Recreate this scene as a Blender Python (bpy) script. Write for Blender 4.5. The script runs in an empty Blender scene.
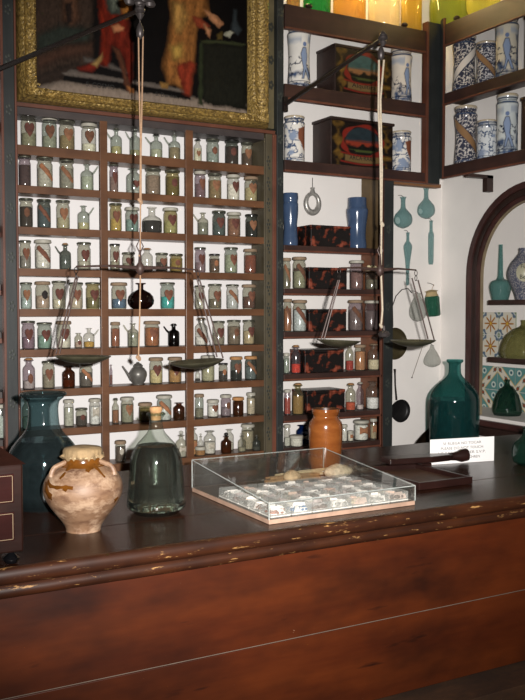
import bpy, math, random
import numpy as np
from math import sin, cos, pi, radians
random.seed(7)
SC = bpy.context.scene
COL = SC.collection

# ------------------------------------------------------------------ camera
FPX = 886.0; YAW = radians(29.07); PIT = math.atan(41 / 886); CZ = 1.47
cam_d = bpy.data.cameras.new('camera'); cam = bpy.data.objects.new('camera', cam_d); COL.objects.link(cam)
cam_d.sensor_fit = 'VERTICAL'; cam_d.sensor_height = 36.0; cam_d.lens = FPX / 700 * 36
cam.location = (0, 0, CZ); cam.rotation_euler = (pi / 2 - PIT, 0, -YAW)
cam_d.clip_start = 0.05
SC.camera = cam
CF = (sin(YAW) * cos(PIT), cos(YAW) * cos(PIT), -sin(PIT)); CR = (cos(YAW), -sin(YAW), 0)
CU = (sin(YAW) * sin(PIT), cos(YAW) * sin(PIT), cos(PIT))

# ------------------------------------------------------------------ world, lights, exposure
w = bpy.data.worlds.new('room_air'); SC.world = w; w.use_nodes = True
w.node_tree.nodes['Background'].inputs[0].default_value = (0.8, 0.66, 0.55, 1)
w.node_tree.nodes['Background'].inputs[1].default_value = 0.06
fl = bpy.data.lights.new('flash', 'SPOT'); flo = bpy.data.objects.new('flash', fl); COL.objects.link(flo)
fl.energy = 620; fl.shadow_soft_size = 0.012; fl.spot_size = radians(66); fl.spot_blend = 1.0
fl.color = (1.0, 0.965, 0.93)
flo.location = (0.085 * CR[0], 0.085 * CR[1] + 0.02, CZ + 0.035)
flo.rotation_euler = (pi / 2 - radians(1.8), 0, -YAW + radians(1.0))
SC.view_settings.view_transform = 'Standard'; SC.view_settings.look = 'None'
SC.view_settings.gamma = 1.0; SC.view_settings.use_curve_mapping = False
SC.view_settings.exposure = 0.0
SC.cycles.max_bounces = 10; SC.cycles.transparent_max_bounces = 28
SC.cycles.use_denoising = True
SC.cycles.caustics_reflective = False; SC.cycles.caustics_refractive = False

# ------------------------------------------------------------------ measuring
def locate(px, py, X=None, Y=None, Z=None):
    a = (px - 262.5) / FPX; b = (350 - py) / FPX
    d = [CF[i] + a * CR[i] + b * CU[i] for i in range(3)]
    t = X / d[0] if X is not None else (Y / d[1] if Y is not None else (Z - CZ) / d[2])
    return (t * d[0], t * d[1], CZ + t * d[2])
def depth(p): return p[0] * CF[0] + p[1] * CF[1] + (p[2] - CZ) * CF[2]
def zat(px, py, **k): return locate(px, py, **k)[2]

# ------------------------------------------------------------------ colour and materials
def lin(c):
    if isinstance(c, str):
        c = c.lstrip('#'); c = [int(c[i:i + 2], 16) / 255 for i in (0, 2, 4)]
        return tuple(v / 12.92 if v <= 0.04045 else ((v + 0.055) / 1.055) ** 2.4 for v in c)
    return tuple(c[:3])
MATS = {}
class NT:
    def __init__(s, name):
        s.m = bpy.data.materials.new(name); s.m.use_nodes = True; s.t = s.m.node_tree; s.t.nodes.clear()
        s.out = s.t.nodes.new('ShaderNodeOutputMaterial')
    def n(s, typ, ins={}, **props):
        nd = s.t.nodes.new('ShaderNode' + typ)
        for k, v in props.items(): setattr(nd, k, v)
        for k, v in ins.items():
            if hasattr(v, 'is_output') : s.t.links.new(v, nd.inputs[k])
            else:
                if isinstance(v, tuple) and len(v) == 3 and nd.inputs[k].type == 'RGBA': v = v + (1,)
                nd.inputs[k].default_value = v
        return nd
    def mixc(s, f, a, b, mode='MIX'):
        nd = s.t.nodes.new('ShaderNodeMix'); nd.data_type = 'RGBA'; nd.blend_type = mode
        for k, v in ((0, f), (6, a), (7, b)):
            if hasattr(v, 'is_output'): s.t.links.new(v, nd.inputs[k])
            else: nd.inputs[k].default_value = v if k == 0 else tuple(v) + (1,)
        return nd.outputs[2]
    def ramp(s, f, a, b):
        nd = s.n('MapRange', {0: f, 1: a, 2: b}); return nd.outputs[0]
    def coord(s, scale=(1, 1, 1), kind='Object'):
        tc = s.n('TexCoord'); mp = s.n('Mapping', {0: tc.outputs[kind], 3: scale}); return mp.outputs[0]
    def noise(s, vec, scale, detail=4, rough=.55): return s.n('TexNoise', {'Vector': vec, 'Scale': scale, 'Detail': detail, 'Roughness': rough}).outputs[0]
    def bump(s, h, strength, dist=.002): return s.n('Bump', {'Height': h, 'Strength': strength, 'Distance': dist}).outputs[0]
    def fin(s, sh): s.t.links.new(sh.outputs[0] if hasattr(sh, 'outputs') else sh, s.out.inputs[0]); return s.m

def plain(name, c, rough=.6, metal=0., var=.18, scale=30, bump=.15, coat=0., spec=.5):
    if name in MATS: return MATS[name]
    c = lin(c); t = NT(name); v = t.coord()
    n = t.noise(v, scale)
    col = t.mixc(t.ramp(n, .3, .7), tuple(x * (1 - var) for x in c), tuple(min(1, x * (1 + var)) for x in c))
    ins = {'Base Color': col, 'Roughness': rough, 'Metallic': metal, 'Specular IOR Level': spec, 'Coat Weight': coat}
    if bump: ins['Normal'] = t.bump(n, bump, .001)
    MATS[name] = t.fin(t.n('BsdfPrincipled', ins)); return MATS[name]

def wood(name, c1, c2, rough=.45, stretch=(3, 30, 30), worn=None, wornamt=.62, spec=.5, bump=.3, coat=0.):
    if name in MATS: return MATS[name]
    t = NT(name); v = t.coord(stretch)
    n = t.noise(v, 1.6, 6, .6); n2 = t.noise(t.coord((1, 1, 1)), 7, 3)
    col = t.mixc(t.ramp(n, .3, .7), lin(c1), lin(c2))
    col = t.mixc(t.ramp(n2, .35, .75), col, tuple(x * .6 for x in lin(c1)))
    if worn:
        n3 = t.noise(t.coord((18, 60, 90)), 1.0, 5, .7)
        col = t.mixc(t.ramp(n3, wornamt, wornamt + .06), col, lin(worn))
    MATS[name] = t.fin(t.n('BsdfPrincipled', {'Base Color': col, 'Roughness': t.ramp(n2, -.4, 1.2) if False else rough, 'Specular IOR Level': spec,
                       'Coat Weight': coat, 'Coat Roughness': .12, 'Normal': t.bump(n, bump, .0015)})); return MATS[name]

def glass(name, tint, haze=.10, hazec='#8f9a8c', edge=.45, rough=.03, power=1.0):
    """thin blown glass: lets light through in its own tint, darker where the wall is seen edge-on, a little dusty"""
    if name in MATS: return MATS[name]
    t = NT(name); tc = lin(tint)
    fc_ = t.n('LayerWeight', {0: .5}).outputs['Facing']
    f3 = t.n('Math', {0: fc_, 1: 3.0}, operation='POWER').outputs[0]
    f5 = t.n('Math', {0: fc_, 1: 5.0}, operation='POWER').outputs[0]
    c = t.mixc(f3, tc, tuple(x * edge for x in tc))
    tr = t.n('BsdfTransparent', {0: c})
    nz = t.noise(t.coord(), 60, 3)
    df = t.n('BsdfDiffuse', {0: lin(hazec)})
    hz = t.n('Math', {0: t.ramp(nz, -.6, 1.4), 1: haze * 1.5}, operation='MULTIPLY').outputs[0]
    a = t.n('MixShader', {0: hz, 1: tr.outputs[0], 2: df.outputs[0]})
    gl = t.n('BsdfGlossy', {0: (1, 1, 1), 'Roughness': rough})
    fr = t.n('MapRange', {0: f5, 1: 0.0, 2: 1.0, 3: .045, 4: .45}).outputs[0]
    MATS[name] = t.fin(t.n('MixShader', {0: fr, 1: a.outputs[0], 2: gl.outputs[0]})); return MATS[name]

def liquid(name, c, thru=.5):
    if name in MATS: return MATS[name]
    t = NT(name); c = lin(c)
    tr = t.n('BsdfTransparent', {0: c}); tl = t.n('BsdfTranslucent', {0: c}); df = t.n('BsdfDiffuse', {0: c})
    a = t.n('MixShader', {0: .5, 1: tl.outputs[0], 2: df.outputs[0]})
    MATS[name] = t.fin(t.n('MixShader', {0: 1 - thru, 1: tr.outputs[0], 2: a.outputs[0]})); return MATS[name]

def painted(name='painted_surface', rough=.35, spec=.5, coat=0.):
    if name in MATS: return MATS[name]
    t = NT(name); a = t.n('Attribute', attribute_name='Col')
    MATS[name] = t.fin(t.n('BsdfPrincipled', {'Base Color': a.outputs[0], 'Roughness': rough, 'Specular IOR Level': spec, 'Coat Weight': coat})); return MATS[name]

def lamp_mat(name, c, s):
    t = NT(name); return t.fin(t.n('Emission', {0: lin(c), 1: s}))

# ------------------------------------------------------------------ geometry
class MB:
    def __init__(s): s.v = []; s.f = []
    def add(s, vs, fs):
        o = len(s.v); s.v += [tuple(p) for p in vs]; s.f += [tuple(i + o for i in f) for f in fs]; return s
    def box(s, x0, x1, y0, y1, z0, z1):
        vs = [(x, y, z) for z in (z0, z1) for y in (y0, y1) for x in (x0, x1)]
        return s.add(vs, [(0, 2, 3, 1), (4, 5, 7, 6), (0, 1, 5, 4), (1, 3, 7, 5), (3, 2, 6, 7), (2, 0, 4, 6)])
    def lathe(s, prof, seg=24, c=(0, 0, 0), close_top=True, close_bot=True):
        vs = []; fs = []; n = len(prof)
        for r, z in prof:
            for k in range(seg):
                a = 2 * pi * k / seg; vs.append((c[0] + r * cos(a), c[1] + r * sin(a), c[2] + z))
        for i in range(n - 1):
            for k in range(seg):
                k2 = (k + 1) % seg; fs.append((i * seg + k, i * seg + k2, (i + 1) * seg + k2, (i + 1) * seg + k))
        if close_bot and prof[0][0] > 1e-5: fs.append(tuple(range(seg - 1, -1, -1)))
        if close_top and prof[-1][0] > 1e-5: fs.append(tuple((n - 1) * seg + k for k in range(seg)))
        return s.add(vs, fs)
    def tube(s, pts, r, seg=8):
        rs = r if isinstance(r, (list, tuple)) else [r] * len(pts)
        P = [np.array(p, float) for p in pts]; vs = []; fs = []
        up = np.array((0, 0, 1.)); prev = None
        for i, p in enumerate(P):
            t = P[min(i + 1, len(P) - 1)] - P[max(i - 1, 0)]; t /= (np.linalg.norm(t) + 1e-12)
            if prev is None:
                ref = up if abs(t[2]) < .9 else np.array((1., 0, 0)); u = np.cross(t, ref)
            else: u = prev - t * np.dot(prev, t)
            u /= (np.linalg.norm(u) + 1e-12); prev = u; v = np.cross(t, u)
            for k in range(seg):
                a = 2 * pi * k / seg; vs.append(p + rs[i] * (cos(a) * u + sin(a) * v))
        for i in range(len(P) - 1):
            for k in range(seg):
                k2 = (k + 1) % seg; fs.append((i * seg + k, i * seg + k2, (i + 1) * seg + k2, (i + 1) * seg + k))
        fs.append(tuple(range(seg - 1, -1, -1))); fs.append(tuple((len(P) - 1) * seg + k for k in range(seg)))
        return s.add(vs, fs)
    def prism(s, poly, fn, t0, t1):
        """poly (a,b) outline pushed from t0 to t1; fn(a,b,t)->xyz"""
        n = len(poly); vs = [fn(a, b, t0) for a, b in poly] + [fn(a, b, t1) for a, b in poly]
        fs = [tuple(range(n)), tuple(range(2 * n - 1, n - 1, -1))] + [(i, i + n, (i + 1) % n + n, (i + 1) % n) for i in range(n)]
        return s.add(vs, fs)
    def ball(s, c, r, seg=10, sq=(1, 1, 1)):
        vs = []; fs = []; m = seg // 2
        for i in range(m + 1):
            th = pi * i / m
            for k in range(seg):
                a = 2 * pi * k / seg; vs.append((c[0] + sq[0] * r * sin(th) * cos(a), c[1] + sq[1] * r * sin(th) * sin(a), c[2] + sq[2] * r * cos(th)))
        for i in range(m):
            for k in range(seg):
                k2 = (k + 1) % seg; fs.append((i * seg + k, (i + 1) * seg + k, (i + 1) * seg + k2, i * seg + k2))
        return s.add(vs, fs)
    def build(s, name, mat, parent=None, bevel=0, smooth=True, angle=40, loc=None, rot=None, paint=None):
        me = bpy.data.meshes.new(name); me.from_pydata(s.v, [], s.f); me.validate()
        if isinstance(mat, (list, tuple)):
            for m in mat: me.materials.append(m)
        else: me.materials.append(mat)
        if smooth:
            me.polygons.foreach_set('use_smooth', [True] * len(me.polygons)); me.set_sharp_from_angle(angle=radians(angle))
        if paint is not None:
            co = np.empty(len(me.vertices) * 3); me.vertices.foreach_get('co', co); c = paint(co.reshape(-1, 3))
            at = me.color_attributes.new('Col', 'FLOAT_COLOR', 'POINT'); at.data.foreach_set('color', np.hstack([c, np.ones((len(c), 1))]).ravel())
        o = bpy.data.objects.new(name, me); COL.objects.link(o)
        if parent is not None: o.parent = parent
        if loc is not None: o.location = loc
        if rot is not None: o.rotation_euler = rot
        if bevel:
            b = o.modifiers.new('edge', 'BEVEL'); b.width = bevel; b.segments = 2; b.limit_method = 'ANGLE'
        return o

def thing(name, label, cat, loc=(0, 0, 0), rz=0, group=None):
    o = bpy.data.objects.new(name, None); COL.objects.link(o); o.empty_display_size = .02
    o.location = loc; o.rotation_euler = (0, 0, rz); o['label'] = label; o['category'] = cat
    if group: o['group'] = group
    return o
def tag(o, label, cat, group=None):
    o['label'] = label; o['category'] = cat
    if group: o['group'] = group
    return o
def struct(name, mb, m, **k):
    o = mb.build(name, m, **k); o['kind'] = 'structure'; return o
def box_part(name, m, par, x0, x1, y0, y1, z0, z1, bevel=.0015):
    return MB().box(x0, x1, y0, y1, z0, z1).build(name, m, par, bevel=bevel, smooth=False)

def text_mesh(s, size, name, mat, parent, loc, rot=(pi / 2, 0, 0), width=None, extrude=.0002, align='CENTER'):
    c = bpy.data.curves.new(name, 'FONT'); c.body = s; c.size = size; c.extrude = extrude; c.align_x = align; c.align_y = 'CENTER'; c.resolution_u = 3
    o = bpy.data.objects.new(name, c); COL.objects.link(o)
    dg = bpy.context.evaluated_depsgraph_get(); me = bpy.data.meshes.new_from_object(o.evaluated_get(dg)); bpy.data.objects.remove(o)
    me.materials.clear(); me.materials.append(mat)
    if width:
        xs = [v.co.x for v in me.vertices]; k = width / max(1e-6, max(xs) - min(xs))
        for v in me.vertices: v.co.x *= k
    t = bpy.data.objects.new(name, me); COL.objects.link(t); t.parent = parent; t.location = loc; t.rotation_euler = rot
    return t

# ---- numpy painting helpers
_rng = np.random.RandomState(3); _tab = _rng.rand(64, 64)
def vnoise(x, y):
    xi = np.floor(x).astype(int); yi = np.floor(y).astype(int); fx = x - xi; fy = y - yi
    fx = fx * fx * (3 - 2 * fx); fy = fy * fy * (3 - 2 * fy)
    g = lambda a, b: _tab[a % 64, b % 64]
    return (g(xi, yi) * (1 - fx) + g(xi + 1, yi) * fx) * (1 - fy) + (g(xi, yi + 1) * (1 - fx) + g(xi + 1, yi + 1) * fx) * fy
def fbm(x, y, o=4): return sum(vnoise(x * 2 ** i + 17 * i, y * 2 ** i + 9 * i) * .5 ** (i + 1) for i in range(o)) / (1 - .5 ** o)
def sdpoly(x, y, poly):
    P = np.array(poly, float); n = len(P); d = np.full(x.shape, 1e18); ins = np.zeros(x.shape, bool)
    for i in range(n):
        a = P[i]; b = P[(i + 1) % n]; e = b - a; wx = x - a[0]; wy = y - a[1]
        t = np.clip((wx * e[0] + wy * e[1]) / (e @ e + 1e-12), 0, 1)
        d = np.minimum(d, (wx - e[0] * t) ** 2 + (wy - e[1] * t) ** 2)
        c = (a[1] > y) != (b[1] > y)
        with np.errstate(divide='ignore', invalid='ignore'):
            ins ^= c & (x < (b[0] - a[0]) * (y - a[1]) / (b[1] - a[1] + 1e-15) + a[0])
    return np.where(ins, -1, 1) * np.sqrt(d)
def over(C, mask, col):
    return C * (1 - mask[:, None]) + mask[:, None] * (np.array(lin(col))[None, :] if not isinstance(col, np.ndarray) else col)
def soft(d, w): return np.clip(.5 - d / w, 0, 1)

# ------------------------------------------------------------------ shared materials
M_wall = plain('limewashed_wall', '#e6e1dc', .85, var=.03, scale=6, bump=.25)
M_white = plain('white_back_board', '#dfdcdb', .8, var=.02, scale=5, bump=.05)
M_shelf = wood('brown_shelf_wood', '#61402b', '#714d34', .38, (3, 30, 30))
M_dark = wood('dark_green_painted_wood', '#222626', '#2e3130', .5, (30, 30, 3))
M_red = wood('red_brown_bead', '#603626', '#6e4130', .5, (20, 20, 4))
M_olive = wood('olive_painted_wood', '#47402f', '#574e3b', .55, (25, 25, 4))
M_dkboard = wood('dark_rail_wood', '#3c3535', '#4a403c', .5, (3, 30, 30))
M_sh2 = wood('dark_brown_shelf_wood', '#35231f', '#452c24', .45, (3, 30, 30))
M_sh3 = wood('dark_brown_shelf_wood_deep', '#33221e', '#422a23', .45, (30, 3, 30))
M_iron = plain('black_iron', '#2a2320', .5, .6, .3, 60)
M_brown_iron = plain('rusty_iron', '#3f2e29', .5, .2, .3, 60)
M_ink = plain('black_ink', '#141210', .7, var=0, bump=0)

# ================================================================== SETTING
YF = 3.16; YW = 3.32; XW = 2.83; ZC = .95
struct('floor', MB().box(-1.2, 3.4, -.6, YW + .1, -.05, 0), wood('floor_boards', '#4a3020', '#5c3c28', .5, (3, 30, 30)), smooth=False)
struct('wall_back', MB().box(-1.2, 3.4, YW, YW + .1, 0, 3.5), M_wall, smooth=False)

# right wall with the arched niche opening
NC_Y, NC_Z, NR_IN, NR_OUT = 2.73, 1.62, .318, .392
N_BOT = .975
def arch(r, n=28):
    pts = [(NC_Y + r, N_BOT)]
    for k in range(n + 1):
        a = pi * k / n; pts.append((NC_Y + r * cos(a), NC_Z + r * sin(a)))
    pts.append((NC_Y - r, N_BOT)); return pts
mb = MB(); A = arch(.345)
n = len(A); m_ = n // 2 - (0 if A[n // 2][1] >= A[n // 2 - 1][1] else 1)
for i in range(n - 1):
    ys = YW if i < m_ else -.6
    mb.add([(XW, A[i][0], A[i][1]), (XW, A[i + 1][0], A[i + 1][1]), (XW, ys, A[i + 1][1]), (XW, ys, A[i][1])], [(0, 1, 2, 3)])
zt = max(z for y, z in A)
mb.add([(XW, YW, zt), (XW, -.6, zt), (XW, -.6, 3.5), (XW, YW, 3.5)], [(0, 1, 2, 3)])
mb.add([(XW, YW, 0), (XW, -.6, 0), (XW, -.6, N_BOT), (XW, YW, N_BOT)], [(0, 3, 2, 1)])
struct('wall_right', mb, M_wall, smooth=False)
NB = 3.09
mb = MB()
mb.box(NB, NB + .05, 2.2, 3.45, .9, 2.2)                                   # back of the niche
mb.box(XW + .002, NB, 3.35, 3.45, .9, 2.2).box(XW + .002, NB, 2.2, 2.28, .9, 2.2).box(XW + .002, NB, 2.28, 3.35, 2.1, 2.2)
struct('wall_niche', mb, M_wall, smooth=False)
struct('trim_1', MB().box(XW - .03, NB, 2.2, 3.35, N_BOT - .03, N_BOT + .012), M_wall, smooth=False)

# ================================================================== COUNTER
cx0, cx1 = -.35, XW
M_ctop = wood('counter_top_varnish', '#28130a', '#361b0f', .26, (2, 25, 25), worn='#4a2f1d', wornamt=.68, spec=.32, bump=.2, coat=.0)
M_cedge = wood('counter_edge_worn', '#2e170d', '#472410', .45, (3, 40, 40), worn='#a07848', wornamt=.61, spec=.4)
t = NT('counter_front_varnish')
v = t.coord((1.2, 20, 9)); n = t.noise(v, 1.5, 6, .6); big = t.noise(t.coord((1, 1, 2)), 2.2, 4, .6)
xg = t.n('SeparateXYZ', {0: t.coord()}).outputs[0]
c = t.mixc(t.ramp(n, .3, .7), lin('#451b0a'), lin('#5c290f'))
c = t.mixc(t.ramp(big, .42, .75), c, lin('#1c0c08'))
c = t.mixc(t.ramp(t.noise(t.coord((2.2, 10, 12)), 1.3, 4, .65), .64, .74), c, lin('#140907'))
c = t.mixc(t.ramp(t.noise(t.coord((60, 60, 60)), 1.3, 4, .65), .74, .8), c, lin('#a07a60'))
M_cfront = t.fin(t.n('BsdfPrincipled', {'Base Color': c, 'Roughness': .38, 'Normal': t.bump(n, .25, .002)}))
ct = thing('shop_counter', 'long dark brown varnished wooden counter with worn moulded edge', 'counter', (1.2, 2.2, 0))
O = (1.2, 2.2, 0)
def cb(name, m, x0, x1, y0, y1, z0, z1, bevel=.0015):
    return box_part(name, m, ct, x0 - O[0], x1 - O[0], y0 - O[1], y1 - O[1], z0, z1, bevel)
seams = [1.779 + .012, 2.02, 2.36, 2.69]
for i in range(3): cb('top_board', M_ctop, cx0, cx1 - .003, seams[i] + (.0015 if i else 0), seams[i + 1], ZC - .03, ZC, .002)
def xprofile(prof, x0, x1):
    m = MB(); n = len(prof)
    N = 160; vs = []; fs = []
    for k in range(N + 1):
        x = x0 + (x1 - x0) * k / N
        for j, (y, z) in enumerate(prof):
            jit = .0025 * (fbm(np.array([x * 14.]), np.array([j * .9]))[0] - .5)
            vs.append((x - O[0], y - O[1] + jit, z + jit * .6))
    for k in range(N):
        for j in range(n - 1): fs.append((k * n + j, (k + 1) * n + j, (k + 1) * n + j + 1, k * n + j + 1))
    return m.add(vs, fs)
xprofile([(1.793, ZC + .0003), (1.785, ZC), (1.779, ZC - .004), (1.776, ZC - .014), (1.778, ZC - .026), (1.784, ZC - .034), (1.799, ZC - .037), (1.8, ZC - .045)], cx0, cx1 - .003).build('edge_nosing', M_cedge, ct, angle=60)
xprofile([(1.8, ZC - .040), (1.794, ZC - .045), (1.792, ZC - .056), (1.80, ZC - .066), (1.815, ZC - .07), (1.83, ZC - .071)], cx0, cx1 - .003).build('cove_moulding', M_cedge, ct, angle=60)
cb('front_panel', M_cfront, cx0, cx1 - .003, 1.822, 1.85, .668, ZC - .045)
cb('front_panel', M_cfront, cx0, cx1 - .003, 1.822, 1.85, .46, .665)
cb('joint_filler', plain('pale_joint_filler', '#6b5c50', .7), cx0, cx1 - .003, 1.826, 1.85, .6645, .6685, 0)
cb('plinth', wood('plinth_rough_wood', '#3a2414', '#50331c', .8, (12, 30, 30)), cx0, cx1 - .003, 1.72, 1.86, 0, .45)
cb('rear_panel', M_cfront, cx0, cx1 - .003, 2.64, 2.66, 0, ZC - .03)
cb('end_panel', M_cfront, cx0, cx0 + .03, 1.85, 2.64, 0, ZC - .03)

# ================================================================== MAIN JAR CABINET
rowz = [2.047, 1.906, 1.761, 1.614, 1.470, 1.325, 1.180, 1.035, .888]
u = thing('jar_cabinet', 'brown wall cabinet of small open cells with white backs, under the painting', 'shelf unit', (1.27, YF, 0))
def ub(name, m, x0, x1, y0, y1, z0, z1, bevel=.0012): return box_part(name, m, u, x0 - 1.27, x1 - 1.27, y0 - YF, y1 - YF, z0, z1, bevel)
UX0, UX1 = .773, 1.764
th = [.033] + [.027] * 7 + [.03]
ub('back_board', M_white, UX0 - .03, UX1 + .03, 3.27, 3.285, .885, 2.19, 0)
for z, h in zip(rowz, th): ub('shelf', M_shelf, UX0, UX1, YF, 3.268, z - h, z)
dv = [(locate(100.8, 250, Y=YF)[0], locate(108.2, 250, Y=YF)[0]), (locate(186, 250, Y=YF)[0], locate(193.4, 250, Y=YF)[0])]
for a, b in dv: ub('divider', M_shelf, a, b, YF - .001, YF + .010, rowz[8], 2.16)
ub('side_panel', M_olive, UX1, UX1 + .006, YF, 3.27, .885, 2.16)
ub('side_panel', M_shelf, UX0 - .006, UX0, YF, 3.27, .885, 2.16)
ub('base_panel', M_dkboard, UX0 - .03, UX1 + .05, YF + .005, 3.28, 0, .858)
zr = zat(18, 113.8, Y=YF)
ub('top_rail', M_dkboard, UX0, UX1, YF, 3.268, zr, zr + .05)
ub('top_molding', M_red, UX0 - .012, UX1 + .045, YF - .012, YF + .02, zr + .0255, zr + .0385)
xa, xb, xc = locate(264, 250, Y=YF)[0], locate(272, 250, Y=YF)[0], locate(276, 250, Y=YF)[0]
ub('side_stile', M_olive, UX1 + .007, xb, YF - .002, YF + .03, .86, zr + .0255)
ub('stile_bead', M_red, xb, xc, YF - .006, YF + .03, .86, zr + .0255)
ub('stile_bead', M_red, UX0 - .013, UX0, YF - .005, YF + .03, .86, zr + .0255)
# painted motifs on the stile
mm = MB(); k = 0; z = .95
while z < 2.1:
    cxm = (UX1 + xb) / 2 - 1.27
    for dz, dx in ((0, 0), (.014, .005), (.014, -.005), (-.014, .004), (.03, 0)):
        mm.ball((cxm + dx, -.0022, z + dz), .0055, 8, (.8, .12, 1.1))
    z += .085
mm.build('painted_motif', plain('dark_motif_paint', '#2a2b24', .6), u)

# posts beside the cabinet
def motif_post(name, label, x0, x1, z0, z1, y0=YF - .03, y1=3.31, beads=(True, True), step=.17):
    cxp = (x0 + x1) / 2
    p = thing(name, label, 'post', (cxp, YF, z0))
    box_part('post_core', M_dark, p, x0 - cxp, x1 - cxp, y0 - YF, y1 - YF, 0, z1 - z0)
    if beads[0]: box_part('edge_bead', M_red, p, x0 - cxp - .009, x0 - cxp, y0 - YF - .003, y0 - YF + .03, 0, z1 - z0)
    if beads[1]: box_part('edge_bead', M_red, p, x1 - cxp, x1 - cxp + .007, y0 - YF - .003, y0 - YF + .03, 0, z1 - z0)
    mm = MB(); z = .12
    while z < z1 - z0 - .1:
        for a in range(5):
            mm.ball((.008 * cos(a * 1.257), y0 - YF, z + .014 * sin(a * 1.257)), .005, 6, (1, .15, 1.3))
        z += step
    mm.build('painted_motif', plain('grey_green_motif', '#31352f', .6), p)
    return p
lx0, lx1 = locate(5.5, 250, Y=YF - .03)[0], locate(16.5, 250, Y=YF - .03)[0]
motif_post('shelf_post', 'tall dark green painted post left of the jar cabinet and painting', lx0, lx1, 0, 3.4)
mx0, mx1 = locate(277, 250, Y=YF - .012)[0], locate(283.5, 250, Y=YF - .012)[0]
motif_post('shelf_post', 'dark green painted post between the jar cabinet and the speckled boxes', mx0, mx1, 0, 3.4, y0=YF - .012, beads=(False, False))
rx0, rx1 = locate(383.5, 250, Y=YF)[0], locate(393.5, 250, Y=YF)[0]
motif_post('shelf_post', 'dark green painted post right of the speckled box shelves', rx0, rx1, 0, 2.065, y0=YF, beads=(True, False))

# neighbouring unit at the photograph's edge
nu = thing('open_shelving', 'open shelving with white back beyond the tall green post, mostly cut off', 'shelf unit', (.5, YF, 0))
def nb(name, m, x0, x1, y0, y1, z0, z1): return box_part(name, m, nu, x0 - .5, x1 - .5, y0 - YF, y1 - YF, z0, z1)
nb('back_board', M_white, .2, lx0 - .002, 3.27, 3.285, .6, 3.1)
for py in (37, 122, 226, 284, 332, 392, 440):
    zz = zat(2, py, Y=YF); nb('shelf', M_dkboard, .25, lx0 - .010, YF, 3.268, zz - .026, zz); nb('shelf_lip', M_red, .25, lx0 - .010, YF - .004, YF, zz - .04, zz - .022)
nb('side_panel', M_dkboard, .2, .25, YF, 3.268, 0, 3.1)
nb('base_panel', M_dkboard, .25, lx0 - .01, YF, 3.285, 0, .6)

# ================================================================== JARS OF THE CABINET
GL = [glass('jar_glass_grey', '#f0f0ea', .11, '#98958a', .42, .10), glass('jar_glass_green', '#ebeeea', .12, '#8f938a', .4, .10),
      glass('jar_glass_clear', '#f6f6f3', .07, '#a6a59d', .45, .10), glass('jar_glass_olive', '#eae6d4', .13, '#8a866c', .4, .10),
      glass('jar_glass_violet', '#ebe6e8', .13, '#8a8084', .4, .10), glass('jar_glass_amber', '#b08060', .22, '#5a3e28', .4, .10),
      glass('jar_glass_smoky', '#cdd0cc', .16, '#74776f', .4, .10), glass('jar_glass_black', '#3a3230', .2, '#1c1716', .5, .10), glass('jar_glass_wine', '#8a5e54', .15, '#33201c', .35, .10)]
GKEY = dict(a=0, g=1, c=2, o=3, v=4, m=5, s=6, k=7, w=8)
def powder(h): return plain('powder_' + h, '#' + h, .9, var=.35, scale=140, bump=.5)
LAB = {c: plain('paper_label_' + c, tuple(v * .62 for v in lin('#' + c)), .85, var=.3, scale=90, bump=.2) for c in ('84543e', '9a6a4a', '6e3f33', 'cfc6b4', '7a5038', 'b07650', '2c2422')}
LIDM = dict(g=plain('dull_tin_lid', '#5d5d50', .45, .5, .25), p=plain('parchment_cover', '#85705a', .8, var=.2), c=plain('cork', '#a87f55', .85, var=.25, scale=120),
            w=plain('pale_cover', '#a39f92', .6), k=plain('black_stopper', '#191715', .4), o=plain('ochre_cover', '#a87a4c', .8, var=.25))
HEART = [(0, -1.0), (.45, -.5), (.82, -.02), (.98, .42), (.85, .78), (.5, .95), (.18, .86), (0, .62), (-.18, .86), (-.5, .95), (-.85, .78), (-.98, .42), (-.82, -.02), (-.45, -.5)]
DIAG = [(-1.1, .95), (-.72, 1.15), (.3, .2), (1.15, -.75), (1.1, -1.1), (.75, -1.15), (-.3, -.2), (-1.15, .65)]
RECT = [(-1, -.8), (1, -.8), (1, .8), (-1, .8)]
SEAL = [(cos(a * pi / 6) * (1 + .12 * (a % 2)), sin(a * pi / 6) * 1.1 * (1 + .12 * (a % 2))) for a in range(12)]
def patch(shape, rfun, cz, hw, hh, az):
    """a paper patch wrapped round a vessel; az azimuth of its middle"""
    n = len(shape); m = MB(); vs = []; fs = []
    rings = [0, .35, .7, 1.0]
    for s in rings[1:]:
        for a, b in shape:
            z = cz + b * hh * s; r = rfun(z) + .0009; an = az + a * hw * s / r; vs.append((r * cos(an), r * sin(an), z))
    r = rfun(cz) + .0009; vs.append((r * cos(az), r * sin(az), cz)); c = len(vs) - 1
    for i in range(n): fs.append((c, i, (i + 1) % n))
    for q in range(2):
        for i in range(n): fs.append((q * n + i, (q + 1) * n + i, (q + 1) * n + (i + 1) % n, q * n + (i + 1) % n))
    return m.add(vs, fs)
def interp(prof):
    zs = [p[1] for p in prof]; rs = [p[0] for p in prof]
    def f(z): return float(np.interp(z, zs, rs))
    return f
JN = dict(j='specimen_jar', l='oil_cruet', r='oil_cruet', b='glass_bottle', f='wide_flask', R='round_flask', K='pewter_jug', t='reagent_bottle')
JC = dict(j='jar', l='cruet', r='cruet', b='bottle', f='flask', R='flask', K='jug', t='bottle')
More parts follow.
